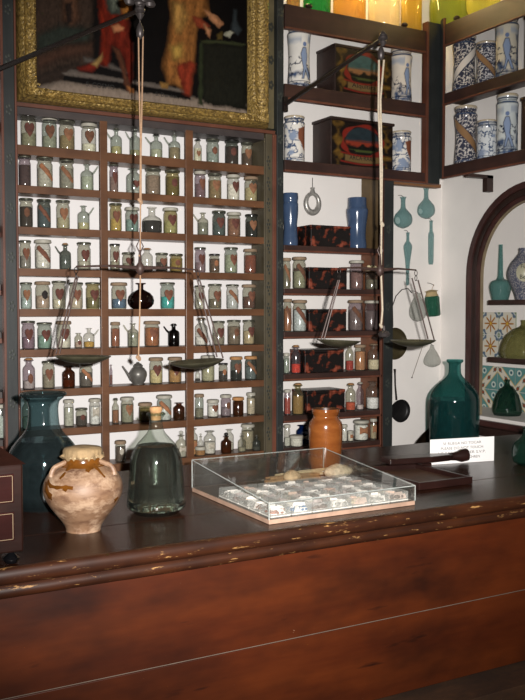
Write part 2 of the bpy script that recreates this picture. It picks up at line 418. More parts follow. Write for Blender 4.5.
def vessel(x0, x1, ytop, zs, Y, typ, label, cont='', fill=.5, lab='', labc='84543e', lid='g', gl='a', group=None, az=None, seg=20, ybot=None):
    pxc = (x0 + x1) / 2
    if typ == 'j' and gl in 'agosv' and cont: fill = min(.95, fill * .7 + .28)
    a = locate(pxc, ytop, Y=Y); d = depth(a); r = (x1 - x0) / 2 / FPX * d / 1.0
    base = (a[0], Y, zs); H = (a[2] - zs) * (.97 if typ in 'lrb' and lid in ('k', 'c', 'o', 'p', 's', 'g', 'w') else 1)
    o = thing(JN[typ], label, JC[typ], base, 0, group)
    g = GL[GKEY[gl]]
    az = -pi / 2 + random.uniform(-.18, .1) if az is None else az
    if typ == 'j':
        body = r * .93; lidh = .0055
        Hg = H - lidh * .6
        prof = [(body * .9, 0), (body * .97, .004), (body, .012), (body, Hg * .80), (body * .88, Hg * .87), (body * .86, Hg * .92), (r * .97, Hg * .95), (r * .98, Hg * .985), (body * .9, Hg)]
        MB().lathe(prof, seg).build('glass_body', g, o)
        top = interp(prof)
        L = MB().lathe([(r * .9, Hg - .001), (r, Hg), (r * 1.0, Hg + lidh * .6), (r * .9, Hg + lidh), (r * .3, Hg + lidh * 1.15), (0.0001, Hg + lidh * 1.2)], seg)
        if lid in 'pow':
            ring = [(r * 1.0, Hg - .007), (r * 1.04, Hg - .004), (r * 1.02, Hg + .001)]
            L.lathe(ring, seg, close_top=False, close_bot=False)
        L.build('lid', LIDM[lid], o)
        fr = interp(prof); cz = H * .52; hw = r * .64; hh = H * .235
        cr = body * .93; c0 = .004; c1 = c0 + (Hg * .78) * fill
    elif typ in 'lr' or typ in 'b':
        body = r * (.9 if typ != 'b' else .96); nk = r * .3; sh = .66 if typ != 'b' else .72
        if typ == 'b': nk = r * .45
        prof = [(body * .9, 0), (body, .006), (body, H * (sh - .08)), (body * .93, H * (sh - .01)), (body * .72, H * (sh + .045)), (nk * 1.25, H * (sh + .08)), (nk, H * (sh + .11)), (nk, H * .91), (nk * 1.7, H * .94), (nk * 1.7, H * .965), (nk, H * .975)]
        MB().lathe(prof, seg).build('glass_body', g, o)
        if typ in 'lr':
            s = -1 if typ == 'l' else 1; dx, dy = CR[0] * s, CR[1] * s
            p0 = (dx * body * .8, dy * body * .8, H * .6); p1 = (dx * r * 1.15, dy * r * 1.15, H * .72); p2 = (dx * r * 1.6, dy * r * 1.6, H * .9)
            MB().tube([p0, p1, p2], [r * .17, r * .13, r * .1], 8).build('spout', g, o)
        if lid in LIDM:
            MB().lathe([(nk * .9, H * .95), (nk * 1.5, H * .985), (nk * 1.5, H * 1.0), (nk * .9, H * 1.03)], 12).build('stopper', LIDM[lid], o)
        elif lid == 's':
            m = MB().lathe([(nk * .8, H * .95), (nk * .9, H * .985), (nk * .6, H * 1.0)], 12); m.ball((0, 0, H * 1.05), nk * 1.0, 10).build('stopper', GL[2], o)
        fr = interp(prof); cz = H * .36; hw = r * .55; hh = H * .15
        cr = body * .92; c0 = .004; c1 = c0 + (H * (sh - .1)) * fill
    elif typ == 't':
        nk = r * .36
        prof = [(r * .93, 0), (r, .005), (r, H * .52), (r * .9, H * .6), (nk * 1.3, H * .68), (nk, H * .71), (nk, H * .8), (nk * 1.7, H * .825), (nk * 1.6, H * .845), (nk * .8, H * .85)]
        MB().lathe(prof, seg).build('glass_body', g, o)
        m = MB().lathe([(nk * .6, H * .8), (nk * .7, H * .87), (nk * .5, H * .89)], 10); m.ball((0, 0, H * .94), nk * 1.1, 10, (1, 1, .9)).build('stopper', GL[2] if lid == 's' else LIDM[lid], o)
        fr = interp(prof); cz = H * .32; hw = r * .7; hh = H * .14
        cr = r * .92; c0 = .004; c1 = c0 + H * .5 * fill
    elif typ == 'f':
        nk = r * .33
        prof = [(r * .93, 0), (r, .006), (r, H * .42), (r * .93, H * .52), (r * .7, H * .6), (nk * 1.2, H * .66), (nk, H * .7), (nk, H * .93), (nk * 1.5, H * .96), (nk * 1.4, H)]
        MB().lathe(prof, seg + 4, close_top=False).build('glass_body', g, o)
        fr = interp(prof); cz = H * .3; hw = r * .6; hh = H * .15; cr = r * .95; c0 = .004; c1 = c0 + H * .45 * fill
    elif typ == 'R':
        nk = r * .2
        prof = [(r * .55, 0), (r * .8, .008), (r * .97, H * .2), (r, H * .33), (r * .93, H * .48), (r * .7, H * .62), (r * .4, H * .70), (nk, H * .76), (nk, H * .93), (nk * 1.9, H * .96), (nk * 1.9, H)]
        MB().lathe(prof, 28, close_top=False).build('glass_body', g, o)
        fr = interp(prof); cz = H * .3; hw = hh = .01; cr = r * .9; c0 = .004; c1 = c0 + H * .3
    elif typ == 'K':
        m = plain('dull_pewter', '#66635e', .38, .35, .2, 40)
        prof = [(r * .6, 0), (r * .62, .006), (r * .8, H * .15), (r, H * .42), (r * .97, H * .55), (r * .7, H * .72), (r * .5, H * .78), (r * .55, H * .84), (r * .5, H * .86)]
        MB().lathe(prof, 24).build('body', m, o)
        MB().lathe([(r * .5, H * .86), (r * .35, H * .93), (r * .12, H * .96), (r * .18, H * .99), (0.0001, H * 1.01)], 16).build('lid', m, o)
        MB().tube([(-CR[0] * r * .7, -CR[1] * r * .7, H * .2), (-CR[0] * r * 1.2, -CR[1] * r * 1.2, H * .5), (-CR[0] * r * 1.75, -CR[1] * r * 1.75, H * .82)], [r * .22, r * .14, r * .1], 8).build('spout', m, o)
        return o
    if cont:
        c1 = min(c1, H * .95)
        MB().lathe([(cr * .9, c0), (cr, c0 + .004), (cr, c1 - .002), (cr * .92, c1), (0.0001, c1 + (.002 if cont != 'f5f' else 0))], seg).build('contents', powder(cont), o)
    if lab:
        sh = dict(h=HEART, d=DIAG, r=RECT, s=SEAL)[lab]
        if lab == 'd': hw, hh = r * .85, H * .26
        if lab == 's': hw, hh = r * .4, H * .14
        patch(sh, fr, cz, hw, hh, az).build('paper_label', LAB[labc], o)
    return o

BAY = ['bay above green vase', 'middle bay', 'bay beside speckled boxes']
ORD = ['first', 'second', 'third', 'fourth', 'fifth', 'sixth', 'seventh', 'eighth', 'ninth']
ROWN = ['top', 'second', 'third', 'fourth', 'fifth', 'sixth', 'seventh', 'eighth', 'bottom']
W = 'cfc6b4'; B = '6e3f33'; T = '9a6a4a'; N = '7a5038'; OR = 'b07650'
# (x0, x1, ytop, type, description, contents, fill, label, labelcolour, lid, glass)
TAB = {
 (0, 0): [(20.3, 36.5, 115.5, 'j', 'jar, brown heart label', '8d8b72', .35, 'h', B, 'g', 'a'), (41.5, 57, 118, 'j', 'pale-lidded jar, heart label', '9d9d88', .3, 'h', N, 'w', 'g'),
          (58.5, 75, 122, 'j', 'jar, tan heart label', '8c7a55', .5, 'h', T, 'g', 'a'), (81, 96.5, 124.5, 'j', 'jar of white powder, heart label', 'd2d0b8', .35, 'h', N, 'w', 'c')],
 (0, 1): [(110, 122.5, 128, 'l', 'dark-stoppered oil cruet', 'b6ab78', .5, '', '', 'g', 'g'), (129, 141, 128, 'l', 'oil cruet behind the cord', 'a8a078', .35, '', '', 's', 'g'),
          (149.5, 163, 134, 'l', 'black-stoppered cruet of pale oil', 'b8b79d', .6, '', '', 'k', 'g'), (168, 181, 134, 'l', 'glass-stoppered cruet of brownish oil', '94805f', .8, '', '', 's', 'g')],
 (0, 2): [(193.5, 202, 139, 'b', 'small black-stoppered bottle', 'c6c2a8', .9, 'h', T, 'k', 'c'), (206, 219.5, 140, 'j', 'green glass jar, round seal', '9aa39b', .4, 's', '84543e', 'g', 'g'),
          (224.5, 239, 141, 'j', 'black-lidded jar of dark berries', '43231c', .95, 's', B, 'k', 's'), (241, 253, 143.5, 'j', 'jar of brown seeds', '4b3423', .6, 'h', T, 'g', 'a')],
 (1, 0): [(18.3, 31, 157, 'j', 'jar filled with dark roots', '4a3a30', .9, '', '', 'g', 'v'), (36.5, 53, 158.5, 'j', 'jar, slanting label over white', 'b9b6ab', .75, 'd', OR, 'g', 'a'),
          (59, 74, 161, 'j', 'jar, brown slanting label', '8f8c80', .9, 'd', T, 'g', 'a'), (80, 94, 163.5, 'r', 'oil cruet, pale oil', 'b4b8a4', .85, '', '', '', 'g')],
 (1, 1): [(109.3, 118.5, 165, 'j', 'narrow jar, brown heart label', '8d7a68', .6, 'h', B, 'g', 'v'), (126, 141.5, 168, 'b', 'wide-mouthed bottle, heart label', 'c9c8c0', .15, 'h', B, '', 'g'),
          (145, 161, 169.5, 'j', 'jar of pinkish brown powder', '8a7566', .95, '', '', 'g', 'a'), (165, 180, 171, 'j', 'olive jar with red seal', '6e6138', .95, 's', B, 'g', 'o')],
 (1, 2): [(194.3, 206, 172, 'j', 'violet tinted jar, heart label', '7e6765', .55, 'h', '84543e', 'w', 'v'), (208, 222, 174.5, 'j', 'jar of brown leaves', '8a7450', .95, 'h', T, 'g', 'a'),
          (226.5, 240, 175.5, 'j', 'jar of white powder, heart label', 'd9d4c6', .8, 'h', B, 'w', 'c'), (244, 258, 177.5, 'j', 'cloth-covered jar of cream powder', 'b3a67e', .6, 'h', T, 'p', 'a')],
 (2, 0): [(19.3, 33, 199, 'j', 'jar of black and brown roots', '2a1c14', .9, 's', N, 'g', 'a'), (37, 51, 200, 'j', 'blue-grey jar, slanting label', '6d7a80', .9, 'd', '84543e', 'g', 's'),
          (56, 70, 201, 'j', 'jar, large tan heart label', 'b1a98c', .3, 'h', T, 'g', 'a'), (77, 90, 205, 'r', 'oil cruet, yellow oil', 'c3b88c', .45, '', '', '', 'g')],
 (2, 1): [(109.5, 122, 204, 'j', 'jar of yellow powder, heart label', 'c4ac6c', .4, 'h', '84543e', 'g', 'o'), (125, 139, 208, 'j', 'teal tinted jar behind the cord', '8aa39b', .5, 'h', B, 'w', 'g'),
          (142, 162, 207, 'f', 'wide flask of black liquid', '120e0a', .95, '', '', '', 'c'), (163, 178, 208.5, 'j', 'pale green jar, heart label', 'abac82', .5, 'h', B, 'w', 'o')],
 (2, 2): [(197, 209, 212, 'l', 'grey oil cruet', '7d7f72', .9, '', '', '', 'a'), (212, 226, 211.5, 'j', 'bluish jar, brown heart label', '6f7c7a', .6, 'h', B, 'g', 's'),
          (227, 241, 213, 'j', 'jar of brown powder', '8b5e46', .95, 'h', B, 'w', 'a'), (245, 258, 215, 'j', 'black jar, tan heart label', '17120f', .85, 'h', T, 'k', 's')],
 (3, 0): [(19.3, 31, 241, 'j', 'narrow jar, heart label', '85807a', .4, 'h', '84543e', 'g', 'a'), (34.5, 51, 240.5, 'j', 'jar, long slanting paper label', 'cfcdc2', .85, 'd', '84543e', 'w', 'c'),
          (59, 71.5, 243, 'l', 'grey cruet with cork', '7a807a', .9, '', '', 'c', 's'), (77, 91, 243, 'j', 'jar, large brown heart label', 'b7b3a4', .15, 'h', B, 'g', 'a')],
 (3, 1): [(109.8, 120, 244.5, 'j', 'narrow jar, dark heart label', '9b9582', .2, 'h', B, 'k', 'a'), (122, 135, 253, 'j', 'short jar, heart label', '8d8a78', .3, 'h', B, 'g', 'a'),
          (141, 153, 248, 'b', 'bottle with brown seeds', '5c4030', .15, '', '', 'o', 'c'), (155.5, 168, 253.5, 'j', 'short jar of black seeds', '2a1d18', .5, 'h', '84543e', 'g', 'a'),
          (169.5, 183, 254.5, 'j', 'short jar of yellow powder', '98824c', .95, 's', '84543e', 'g', 'o')],
 (3, 2): [(194.5, 206, 248, 'j', 'violet jar, heart label', '8b7a78', .3, 'h', B, 'g', 'v'), (209, 220, 254.5, 'j', 'short jar, small tan label', '5a4230', .95, 's', OR, 'k', 'a'),
          (224, 238, 248, 'j', 'pale green jar, heart label', 'a3a78c', .9, 'h', '84543e', 'g', 'g'), (243.5, 257, 249.5, 'j', 'cloth-covered jar of red-brown powder', '7c3a22', .98, '', '', 'p', 'a')],
 (4, 0): [(20.3, 32, 283, 'j', 'pale jar, tan heart label', 'b5c1bd', .35, 'h', T, 'g', 'g'), (35, 50, 282, 'j', 'jar of pink powder, black seal', 'b39c8c', .45, 's', '2c2422', 'p', 'a'),
          (52, 66, 281.5, 'j', 'jar, bold red-brown heart', 'd4cdb8', .2, 'h', B, 'g', 'a'), (69, 83, 283, 'j', 'jar behind the hanger, heart', 'c3b5a2', .3, 'h', '84543e', 'g', 'a'),
          (85.5, 100, 283, 'j', 'dark-rimmed jar, brown heart', '7d7a62', .35, 'h', B, 'g', 'o')],
 (4, 1): [(111, 127, 283, 'j', 'parchment-topped jar of blue powder', '4e6a88', .25, 'h', '84543e', 'p', 'a'), (127.5, 154, 283, 'R', 'round dark brown decanter', '', 0, '', '', '', 'w'),
          (160, 175, 283, 'j', 'jar of turquoise powder', '3fb0aa', .42, 'h', '84543e', 'g', 'g')],
 (4, 2): [(194.7, 205, 286, 'j', 'jar behind the cord, heart', 'cbc8ba', .35, 'h', B, 'g', 'a'), (208, 222, 284.5, 'j', 'jar, dark heart label', '6e6654', .3, 'h', '84543e', 'g', 'a'),
          (226, 239, 285, 'j', 'jar, slanting label over grey', 'b3b6b2', .7, 'd', T, 'g', 'c'), (242, 256, 285, 'j', 'parchment-topped jar of bark', '5b3526', .5, 'h', '84543e', 'p', 'a')],
 (5, 0): [(21.5, 35, 321.5, 'j', 'violet tinted jar, dark heart', '8d7880', .35, 'h', B, 'g', 'v'), (37, 52, 323, 'j', 'green jar, dark heart label', '86a394', .5, 'h', B, 'g', 'g'),
          (56, 71, 321.5, 'j', 'jar behind hanger, white powder', 'd8d4c8', .25, 'h', B, 'p', 'a'), (74.5, 82.5, 332.5, 'b', 'very small jar, red label', 'b59d90', .5, 's', B, '', 'a'),
          (83, 95, 327.5, 'r', 'cruet of amber oil', 'b08a3c', .45, '', '', '', 'c')],
 (5, 1): [(110.7, 120, 322.5, 'j', 'narrow jar of rust powder', '8e5236', .95, 'h', '84543e', 'p', 'a'), (127, 139, 322.5, 'l', 'tall grey oil cruet', '9b9e8e', .95, '', '', '', 'a'),
          (144, 160, 321.5, 'j', 'jar of orange-brown powder', 'a05f35', .98, 'h', '84543e', 'p', 'a'), (167.5, 180, 323.5, 'l', 'black oil cruet', '0d0b0a', .98, '', '', 'k', 'k')],
 (5, 2): [(194.7, 208, 317.5, 'b', 'bottle, slanting red label', 'd6d4cc', .45, 'd', '84543e', 'p', 'c'), (212, 225, 321.5, 'j', 'wired jar, brown heart label', '8b8476', .5, 'h', B, 'g', 'a'),
          (227, 241, 320.5, 'j', 'jar of grey-brown powder', '756555', .97, 's', N, 'g', 'a'), (242.5, 255, 320.5, 'j', 'jar of cream roots', 'b7a583', .6, 'h', B, 'g', 'a')],
 (6, 0): [(22.5, 35, 358, 'b', 'bottle with waxed top, seal', 'b9b5ac', .4, 's', '84543e', 'o', 'v'), (42, 55, 361.5, 'j', 'jar, pale round heart label', '8f8676', .5, 'h', '84543e', 'g', 'a'),
          (62, 75, 365, 'b', 'amber bottle, dark bottom', '8a4a22', .5, '', '', 'g', 'm'), (79, 93, 364, 'j', 'jar under the pan, slanting label', '5d5550', .7, 'd', OR, 'g', 'a')],
 (6, 1): [(109.5, 112.5, 364, 'b', 'sliver of brown bottle at divider', '7b5546', .7, '', '', '', 'v'), (129, 147, 362, 'K', 'round grey pewter jug', '', 0, '', '', '', 'a'),
          (149, 163, 358, 'j', 'jar of cream powder, large heart', 'd0bf8e', .55, 'h', B, 'p', 'a'), (168, 182, 357.5, 'j', 'jar of orange-tan powder', 'b1854e', .97, 'h', B, 'p', 'a')],
 (6, 2): [(195, 200.5, 370, 'b', 'tiny bottle of black seeds', '201815', .3, '', '', '', 'c'), (201, 215, 356, 'j', 'tall jar of pale powder', 'b0ad90', .9, '', '', 'w', 'a'),
          (218.5, 228, 363.5, 'j', 'small jar, black contents', '241a16', .55, 's', OR, 'k', 'a'), (230, 242.5, 357, 'j', 'jar with black bottom, cork-brown cover', '131010', .3, 'h', '84543e', 'o', 's'),
          (244.5, 257, 356.5, 'j', 'jar of blue-grey powder, slanting label', '8f9a9c', .6, 'd', T, 'o', 's')],
 (7, 0): [(22, 31, 398, 'b', 'grey bottle half behind vase', '9aa093', .6, '', '', '', 'g'), (63.5, 74, 400, 'j', 'pale glass jar', 'aaab9c', .9, '', '', 'w', 'c'), (75.5, 87.5, 408.5, 'j', 'short jar of dark lumps', '38302c', .55, 's', B, 'g', 'a'),
          (89, 100.5, 399, 'j', 'tall white apothecary jar', 'cfd0cc', .9, 'r', W, 'w', 'c')],
 (7, 1): [(112, 119, 398, 'b', 'narrow brown bottle', '8b5a3c', .8, '', '', 'g', 'a'), (120.5, 134, 397.5, 'j', 'grey-green jar, faint heart label', '8f8f7c', .9, 'h', T, 'w', 'a'), (138.5, 152, 403, 'j', 'olive jar behind the demijohn', '73683a', .9, '', '', 'p', 'o'),
          (156.5, 172, 395.5, 'j', 'jar of white powder, slanting label', 'd8d8d4', .45, 'd', OR, 'w', 'g'), (173, 185, 402, 'b', 'short brown glass bottle', '3b2818', .5, '', '', '', 'm')],
 (7, 2): [(194.7, 204, 394.5, 'j', 'clear jar of brown seeds', '7e7662', .3, '', '', 'p', 'g'), (207, 219, 400, 'j', 'short jar of white powder, heart', 'd8d6cd', .8, 'h', '84543e', 'w', 'c'),
          (220.5, 231.5, 395, 'j', 'tall clear lilac jar', '8d8484', .3, 's', N, 'c' if False else 'w', 'v'), (232.5, 244, 397.5, 'j', 'brown jar, black bottom', '5e3d20', .95, '', '', 'o', 'm'),
          (246.5, 255.5, 393, 'j', 'slim jar of cream powder', 'b9ac97', .98, '', '', 'w', 'a')],
}
for (r, b), items in TAB.items():
    for i, it in enumerate(items):
        x0, x1, yt, ty, desc, co, fi, lab, lc, lid, g = it
        vessel(x0, x1, yt, rowz[r], 3.205 if ty != 'R' else 3.215, ty, f'{desc}, {ORD[i]} from vase end, {ROWN[r]} row, {BAY[b]}', co, fi, lab, lc or '84543e', lid, g, group='vessels in the cells of the jar cabinet')
BOT = [(100.5, 109, 436, 't', 'slim glass-stoppered bottle on bottom row, above clay jar', 'b8b8ae', .6, '', '', 's', 'c', 3.2),
       (115, 126, 441, 'j', 'small jar under a peaked paper cover, between clay jar and demijohn', '54463e', .9, 's', W, 'p', 'a', 3.2),
       (175.5, 187, 431, 't', 'stoppered bottle with pale label beside the demijohn, bottom row', 'a9a79c', .5, 'r', W, 's', 'a', 3.185),
       (187.5, 198, 427.5, 'b', 'bottle of amber powder on bottom row, pale shoulders', 'a87a4a', .8, 'r', OR, '', 'c', 3.21),
       (198, 203.5, 433, 't', 'narrow glass-stoppered bottle squeezed behind the amber-powder bottles', '8a857a', .5, '', '', 's', 'c', 3.22),
       (195, 206, 447, 'j', 'squat jar of orange powder in front of bottom row', '9d7040', .7, '', '', 'w', 'a', 3.175),
       (203.5, 216, 430, 'b', 'bottle with black and white label above case corner', 'c8c4ba', .75, 'r', W, '', 'c', 3.2),
       (224.5, 234, 428.5, 'b', 'pale bottle standing behind the amber medicine bottle', 'b9b5a6', .5, '', '', '', 'c', 3.24),
       (221, 231.5, 433, 't', 'amber glass medicine bottle on the bottom row', '6b4a26', .5, '', '', 'k', 'm', 3.185),
       (241, 254.5, 424.5, 'j', 'tall cream covered jar at end of bottom row', '9a917a', .98, '', '', 'w', 'a', 3.225),
       (238, 246, 433, 't', 'small stoppered bottle before the tall cream covered jar', '8d8874', .4, '', '', 's', 'a', 3.18),
       (252.5, 260.5, 435, 't', 'small bottle in dark corner, last on bottom row', '57544a', .4, '', '', 's', 's', 3.18),
       (62, 72, 440, 't', 'bottle on bottom row hidden behind the clay jar lid', '9a958a', .4, '', '', 'k', 'a', 3.2)]
for x0, x1, yt, ty, desc, co, fi, lab, lc, lid, g, Y in BOT:
    vessel(x0, x1, yt, rowz[8], Y, ty, desc, co, fi, lab, lc or W, lid, g, group='bottles on the bottom row of the jar cabinet')
vessel(-4, 5, 405, zat(2, 440, Y=YF), 3.2, 'j', 'pale glass jar on cut-off shelving beyond the tall green post', 'c9cfca', .8, '', '', 'w', 'g')

# ================================================================== PAINTING
YC = 3.135
fx0, fz0 = locate(17.5, 50, Y=YC)[0], zat(18, 100.3, Y=YC); fx1 = locate(266.5, 60, Y=YC)[0]
ix0 = locate(36.5, 50, Y=YC)[0]; ix1 = locate(248, 60, Y=YC)[0]; iz0 = zat(140, 100.5, Y=YC)
fz1, iz1 = 3.2, 3.13
pt = thing('framed_painting', 'large dark oil painting of robed figures in an ornate gilt frame', 'painting', ((fx0 + fx1) / 2, YC, fz0))
PO = ((fx0 + fx1) / 2, YC, fz0)
def proj(co):
    x, y, z = co[:, 0], co[:, 1], co[:, 2] - CZ
    dd = x * CF[0] + y * CF[1] + z * CF[2]; rr = x * CR[0] + y * CR[1]; uu = x * CU[0] + y * CU[1] + z * CU[2]
    return 262.5 + FPX * rr / dd, 350 - FPX * uu / dd
ROBES = ('#5c190d', '#7a2311', '#6c2013', '#7c4f26', '#9c743c', '#7a2c1a')
def paint_canvas(co):
    X, Yp = proj(co + np.array(PO)[None, :])
    nz = fbm(X * .12, Yp * .12); n2 = fbm(X * .6 + 5, Yp * .3, 3)
    C = np.tile(np.array(lin('#070505')), (len(X), 1)) * (.7 + .6 * nz[:, None])
    def P(poly, col, w=1.6, amp=.35):
        nonlocal C
        sd = sdpoly(X, Yp, poly); m = soft(sd + (nz - .5) * 3.5 + (n2 - .5) * 2, w * 1.7)
        fold = 1.0 + (.22 * np.sin(X * .6 + Yp * .08 + 2 * nz) if col in ROBES else 0 * X)
        base = np.array(lin(col))[None, :] * (1 - amp + 2 * amp * n2[:, None]) * (.55 + .6 * np.clip(-sd / 6, 0, 1))[:, None] * fold[:, None]
        C = C * (1 - m[:, None]) + m[:, None] * base * .8
    # landscape, left
    P([(30, -230), (94, -225), (95, 60), (60, 90), (30, 92)], '#352820', 6, .5)
    P([(30, -230), (95, -230), (95, -60), (30, -50)], '#3a3a3c', 30, .4)
    P([(62, -4), (78, -6), (80, 18), (72, 30), (62, 20)], '#4f3526', 3)
    P([(66, 4), (72, 2), (73, 22), (66, 24)], '#2a1e19', 2)
    P([(36, 34), (60, 24), (92, 28), (90, 44), (36, 52)], '#252a24', 5)
    P([(36, 56), (64, 44), (94, 42), (94, 54), (60, 60), (36, 72)], '#3d281e', 5)
    P([(36, 74), (62, 66), (80, 60), (82, 68), (60, 80), (36, 88)], '#2b211b', 4)
    # floor and steps
    P([(36, 87), (62, 80), (110, 86), (150, 91), (200, 98), (250, 104), (250, 118), (36, 96)], '#7a6c60', 1.5, .25)
    P([(62, 73), (72, 70), (128, 79), (190, 90), (190, 94), (128, 84), (66, 76)], '#6a6058', 1.2, .25)
    P([(64, 76), (128, 84.5), (190, 95), (190, 99), (126, 90), (62, 80)], '#0c0908', 1.2)
    P([(84, 57), (108, 62), (132, 72), (132, 76), (84, 62)], '#57504a', 1.5)
    P([(95, -10), (104, -10), (104, 60), (94, 58)], '#120e0d', 2)
    # figure in red
    P([(97, -90), (126, -92), (134, -40), (132, 0), (130, 20), (134, 60), (133, 84), (128, 86), (124, 60), (118, 50), (112, 46), (109, 68), (98, 66), (100, 50), (102, 24), (98, 4), (94, -12)], '#5c190d', 2)
    P([(97, 0), (104, 14), (107, 26), (107, 66), (100, 62), (102, 40)], '#7a2311', 1.5)
    P([(118, 26), (130, 30), (130, 50), (124, 44), (118, 40)], '#6c2013', 1.5)
    P([(78, 68), (92, 62), (100, 66), (92, 73), (80, 71)], '#6e1f14', 2)
    P([(91, 64), (96, 60), (103, 52), (102, 60), (97, 68)], '#9a7a48', 1.5)
    P([(103, -60), (124, -60), (124, -8), (121, 16), (110, 14), (104, 0)], '#3a4038', 2)
    P([(108, -6), (116, -8), (119, 10), (112, 14)], '#5b6054', 1.5, .6)
    P([(118, -10), (134, -14), (133, 18), (124, 20), (120, 8)], '#8c5a26', 2)
    P([(111, 26), (118, 23), (126, 27), (124, 32), (114, 33)], '#b5754e', 1.2)
    P([(112, 46), (120, 50), (124, 62), (130, 84), (134, 90), (128, 92), (124, 84), (118, 60)], '#5a3524', 1.5)
    P([(127, 86), (134, 88), (135, 94), (130, 93)], '#a2683a', 1)
    P([(106, -112), (120, -114), (122, -96), (114, -88), (105, -96)], '#a87c5c', 2)
    # figure in ochre
    P([(170, -100), (196, -100), (204, -30), (206, -4), (210, 14), (198, 20), (196, 50), (194, 70), (190, 94), (176, 86), (168, 84), (162, 66), (168, 40), (170, 20), (168, -20)], '#7c4f26', 2, .45)
    P([(172, 0), (184, 4), (188, 16), (182, 34), (176, 34), (172, 20)], '#9c743c', 3, .4)
    P([(170, 46), (182, 44), (183, 58), (174, 60)], '#a5833f', 4, .4)
    P([(176, 66), (190, 60), (196, 64), (190, 96), (184, 94)], '#7a2c1a', 2)
    P([(192, 16), (200, 18), (210, 26), (206, 30), (196, 26)], '#8f3f26', 1.5)
    P([(204, 24), (211, 30), (210, 38), (206, 34)], '#b98059', 1.2)
    P([(204, 10), (214, 14), (223, 24), (219, 27), (210, 20)], '#b98059', 1.2)
    P([(176, -124), (192, -126), (194, -106), (184, -98), (175, -106)], '#a87c5c', 2)
    P([(160, 82), (168, 84), (168, 89), (161, 88)], '#8f6a38', 1.2)
    # table, paper, flask
    P([(200, 41), (244, 44), (247, 50), (247, 110), (202, 104)], '#171711', 2)
    P([(200, 40), (222, 40), (246, 44), (246, 46), (222, 44), (200, 43)], '#3b3f28', 1)
    P([(199, 42), (203, 42), (203, 106), (198, 104)], '#2f3522', 1.2)
    P([(224, 35), (230, 30), (235, 32), (230, 38)], '#a9a691', 1)
    P([(217, 34), (222, 32), (223, 40), (217, 40)], '#5a4a24', 1.2)
    P([(234, 10), (236, 10), (237, 22), (241, 30), (238, 36), (231, 30), (233, 22)], '#343a3c', 1.5)
    return C
nx, nz_ = 330, 420
mb = MB(); Xs = np.linspace(ix0 - .01, ix1 + .01, nx) - PO[0]; Zs = iz0 - .01 + (iz1 - iz0 + .02) * np.linspace(0, 1, nz_) ** 1.6 - PO[2]
mb.v = [(x, .008, z) for z in Zs for x in Xs]
mb.f = [(j * nx + i, j * nx + i + 1, (j + 1) * nx + i + 1, (j + 1) * nx + i) for j in range(nz_ - 1) for i in range(nx - 1)]
cv = mb.build('canvas', painted('oil_paint', .5, .12), pt, paint=paint_canvas)
text_mesh('S. COSMO', .024, 'inscription', M_ink, pt, (locate(101, 86, Y=YC)[0] - PO[0], .006, zat(101, 85.5, Y=YC) - PO[2]))
text_mesh('S. Damian', .022, 'inscription', M_ink, pt, (locate(167, 96, Y=YC)[0] - PO[0], .006, zat(167, 95, Y=YC) - PO[2]))
# gilt frame: ornate profile
M_gold = None
t = NT('worn_gilding'); nn = t.noise(t.coord((1, 1, 1)), 90, 5, .7); vv = t.n('TexVoronoi', {'Vector': t.coord(), 'Scale': 110.0}).outputs[0]
c = t.mixc(t.ramp(nn, .38, .68), lin('#665330'), lin('#c0a058'))
hgt = t.n('Math', {0: nn, 1: vv}, operation='ADD').outputs[0]
M_gold = t.fin(t.n('BsdfPrincipled', {'Base Color': c, 'Metallic': .35, 'Roughness': .38, 'Normal': t.bump(hgt, .8, .004)}))
fr_ = MB()
prof = [(0, .02), (0, -.012), (.1, -.03), (.22, -.034), (.30, -.022), (.42, -.014), (.60, -.012), (.70, -.02), (.80, -.024), (.88, -.02), (.92, -.006), (1.0, 0), (1.0, .012)]
def frame_side(p_out0, p_out1, p_in0, p_in1, N):
    vs = []; n = len(prof)
    for k in range(N + 1):
        s = k / N
        o = [p_out0[i] + (p_out1[i] - p_out0[i]) * s for i in (0, 1)]; q = [p_in0[i] + (p_in1[i] - p_in0[i]) * s for i in (0, 1)]
        L = math.hypot(p_out1[0] - p_out0[0], p_out1[1] - p_out0[1])
        for a, yy in prof:
            orn = 0
            if .05 < a < .35: orn = .003 * abs(sin(s * L / .018 * pi))
            if .4 < a < .65: orn = .0035 * (fbm(np.array([s * L * 60]), np.array([a * 9]))[0] - .4)
            edge = math.exp(-((min(s, 1 - s) * L) / .09) ** 2) * .012 * (fbm(np.array([s * L * 90 + 3]), np.array([a * 7]))[0]) * 2 * (1 if .1 < a < .9 else 0)
            vs.append((o[0] + (q[0] - o[0]) * a - PO[0], yy - orn - edge, o[1] + (q[1] - o[1]) * a - PO[2]))
    fs = [(k * n + j, k * n + j + 1, (k + 1) * n + j + 1, (k + 1) * n + j) for k in range(N) for j in range(n - 1)]
    fr_.add(vs, fs)
co_, ci = [(fx0, fz0), (fx1, fz0), (fx1, fz1), (fx0, fz1)], [(ix0, iz0), (ix1, iz0), (ix1, iz1), (ix0, iz1)]
for i in range(4): frame_side(co_[i], co_[(i + 1) % 4], ci[i], ci[(i + 1) % 4], 260)
fr_.build('gilt_frame', M_gold, pt, angle=60)
bd = MB(); s = ix0 - .008
while s < ix1 + .008: bd.ball((s - PO[0], -.022, iz0 - .012 - PO[2]), .0035, 6); s += .0085
s = iz0 - .01
while s < iz1: bd.ball((ix0 - .010 - PO[0], -.022, s - PO[2]), .0035, 6); bd.ball((ix1 + .010 - PO[0], -.022, s - PO[2]), .0035, 6); s += .0095
bd.build('beading', M_gold, pt)
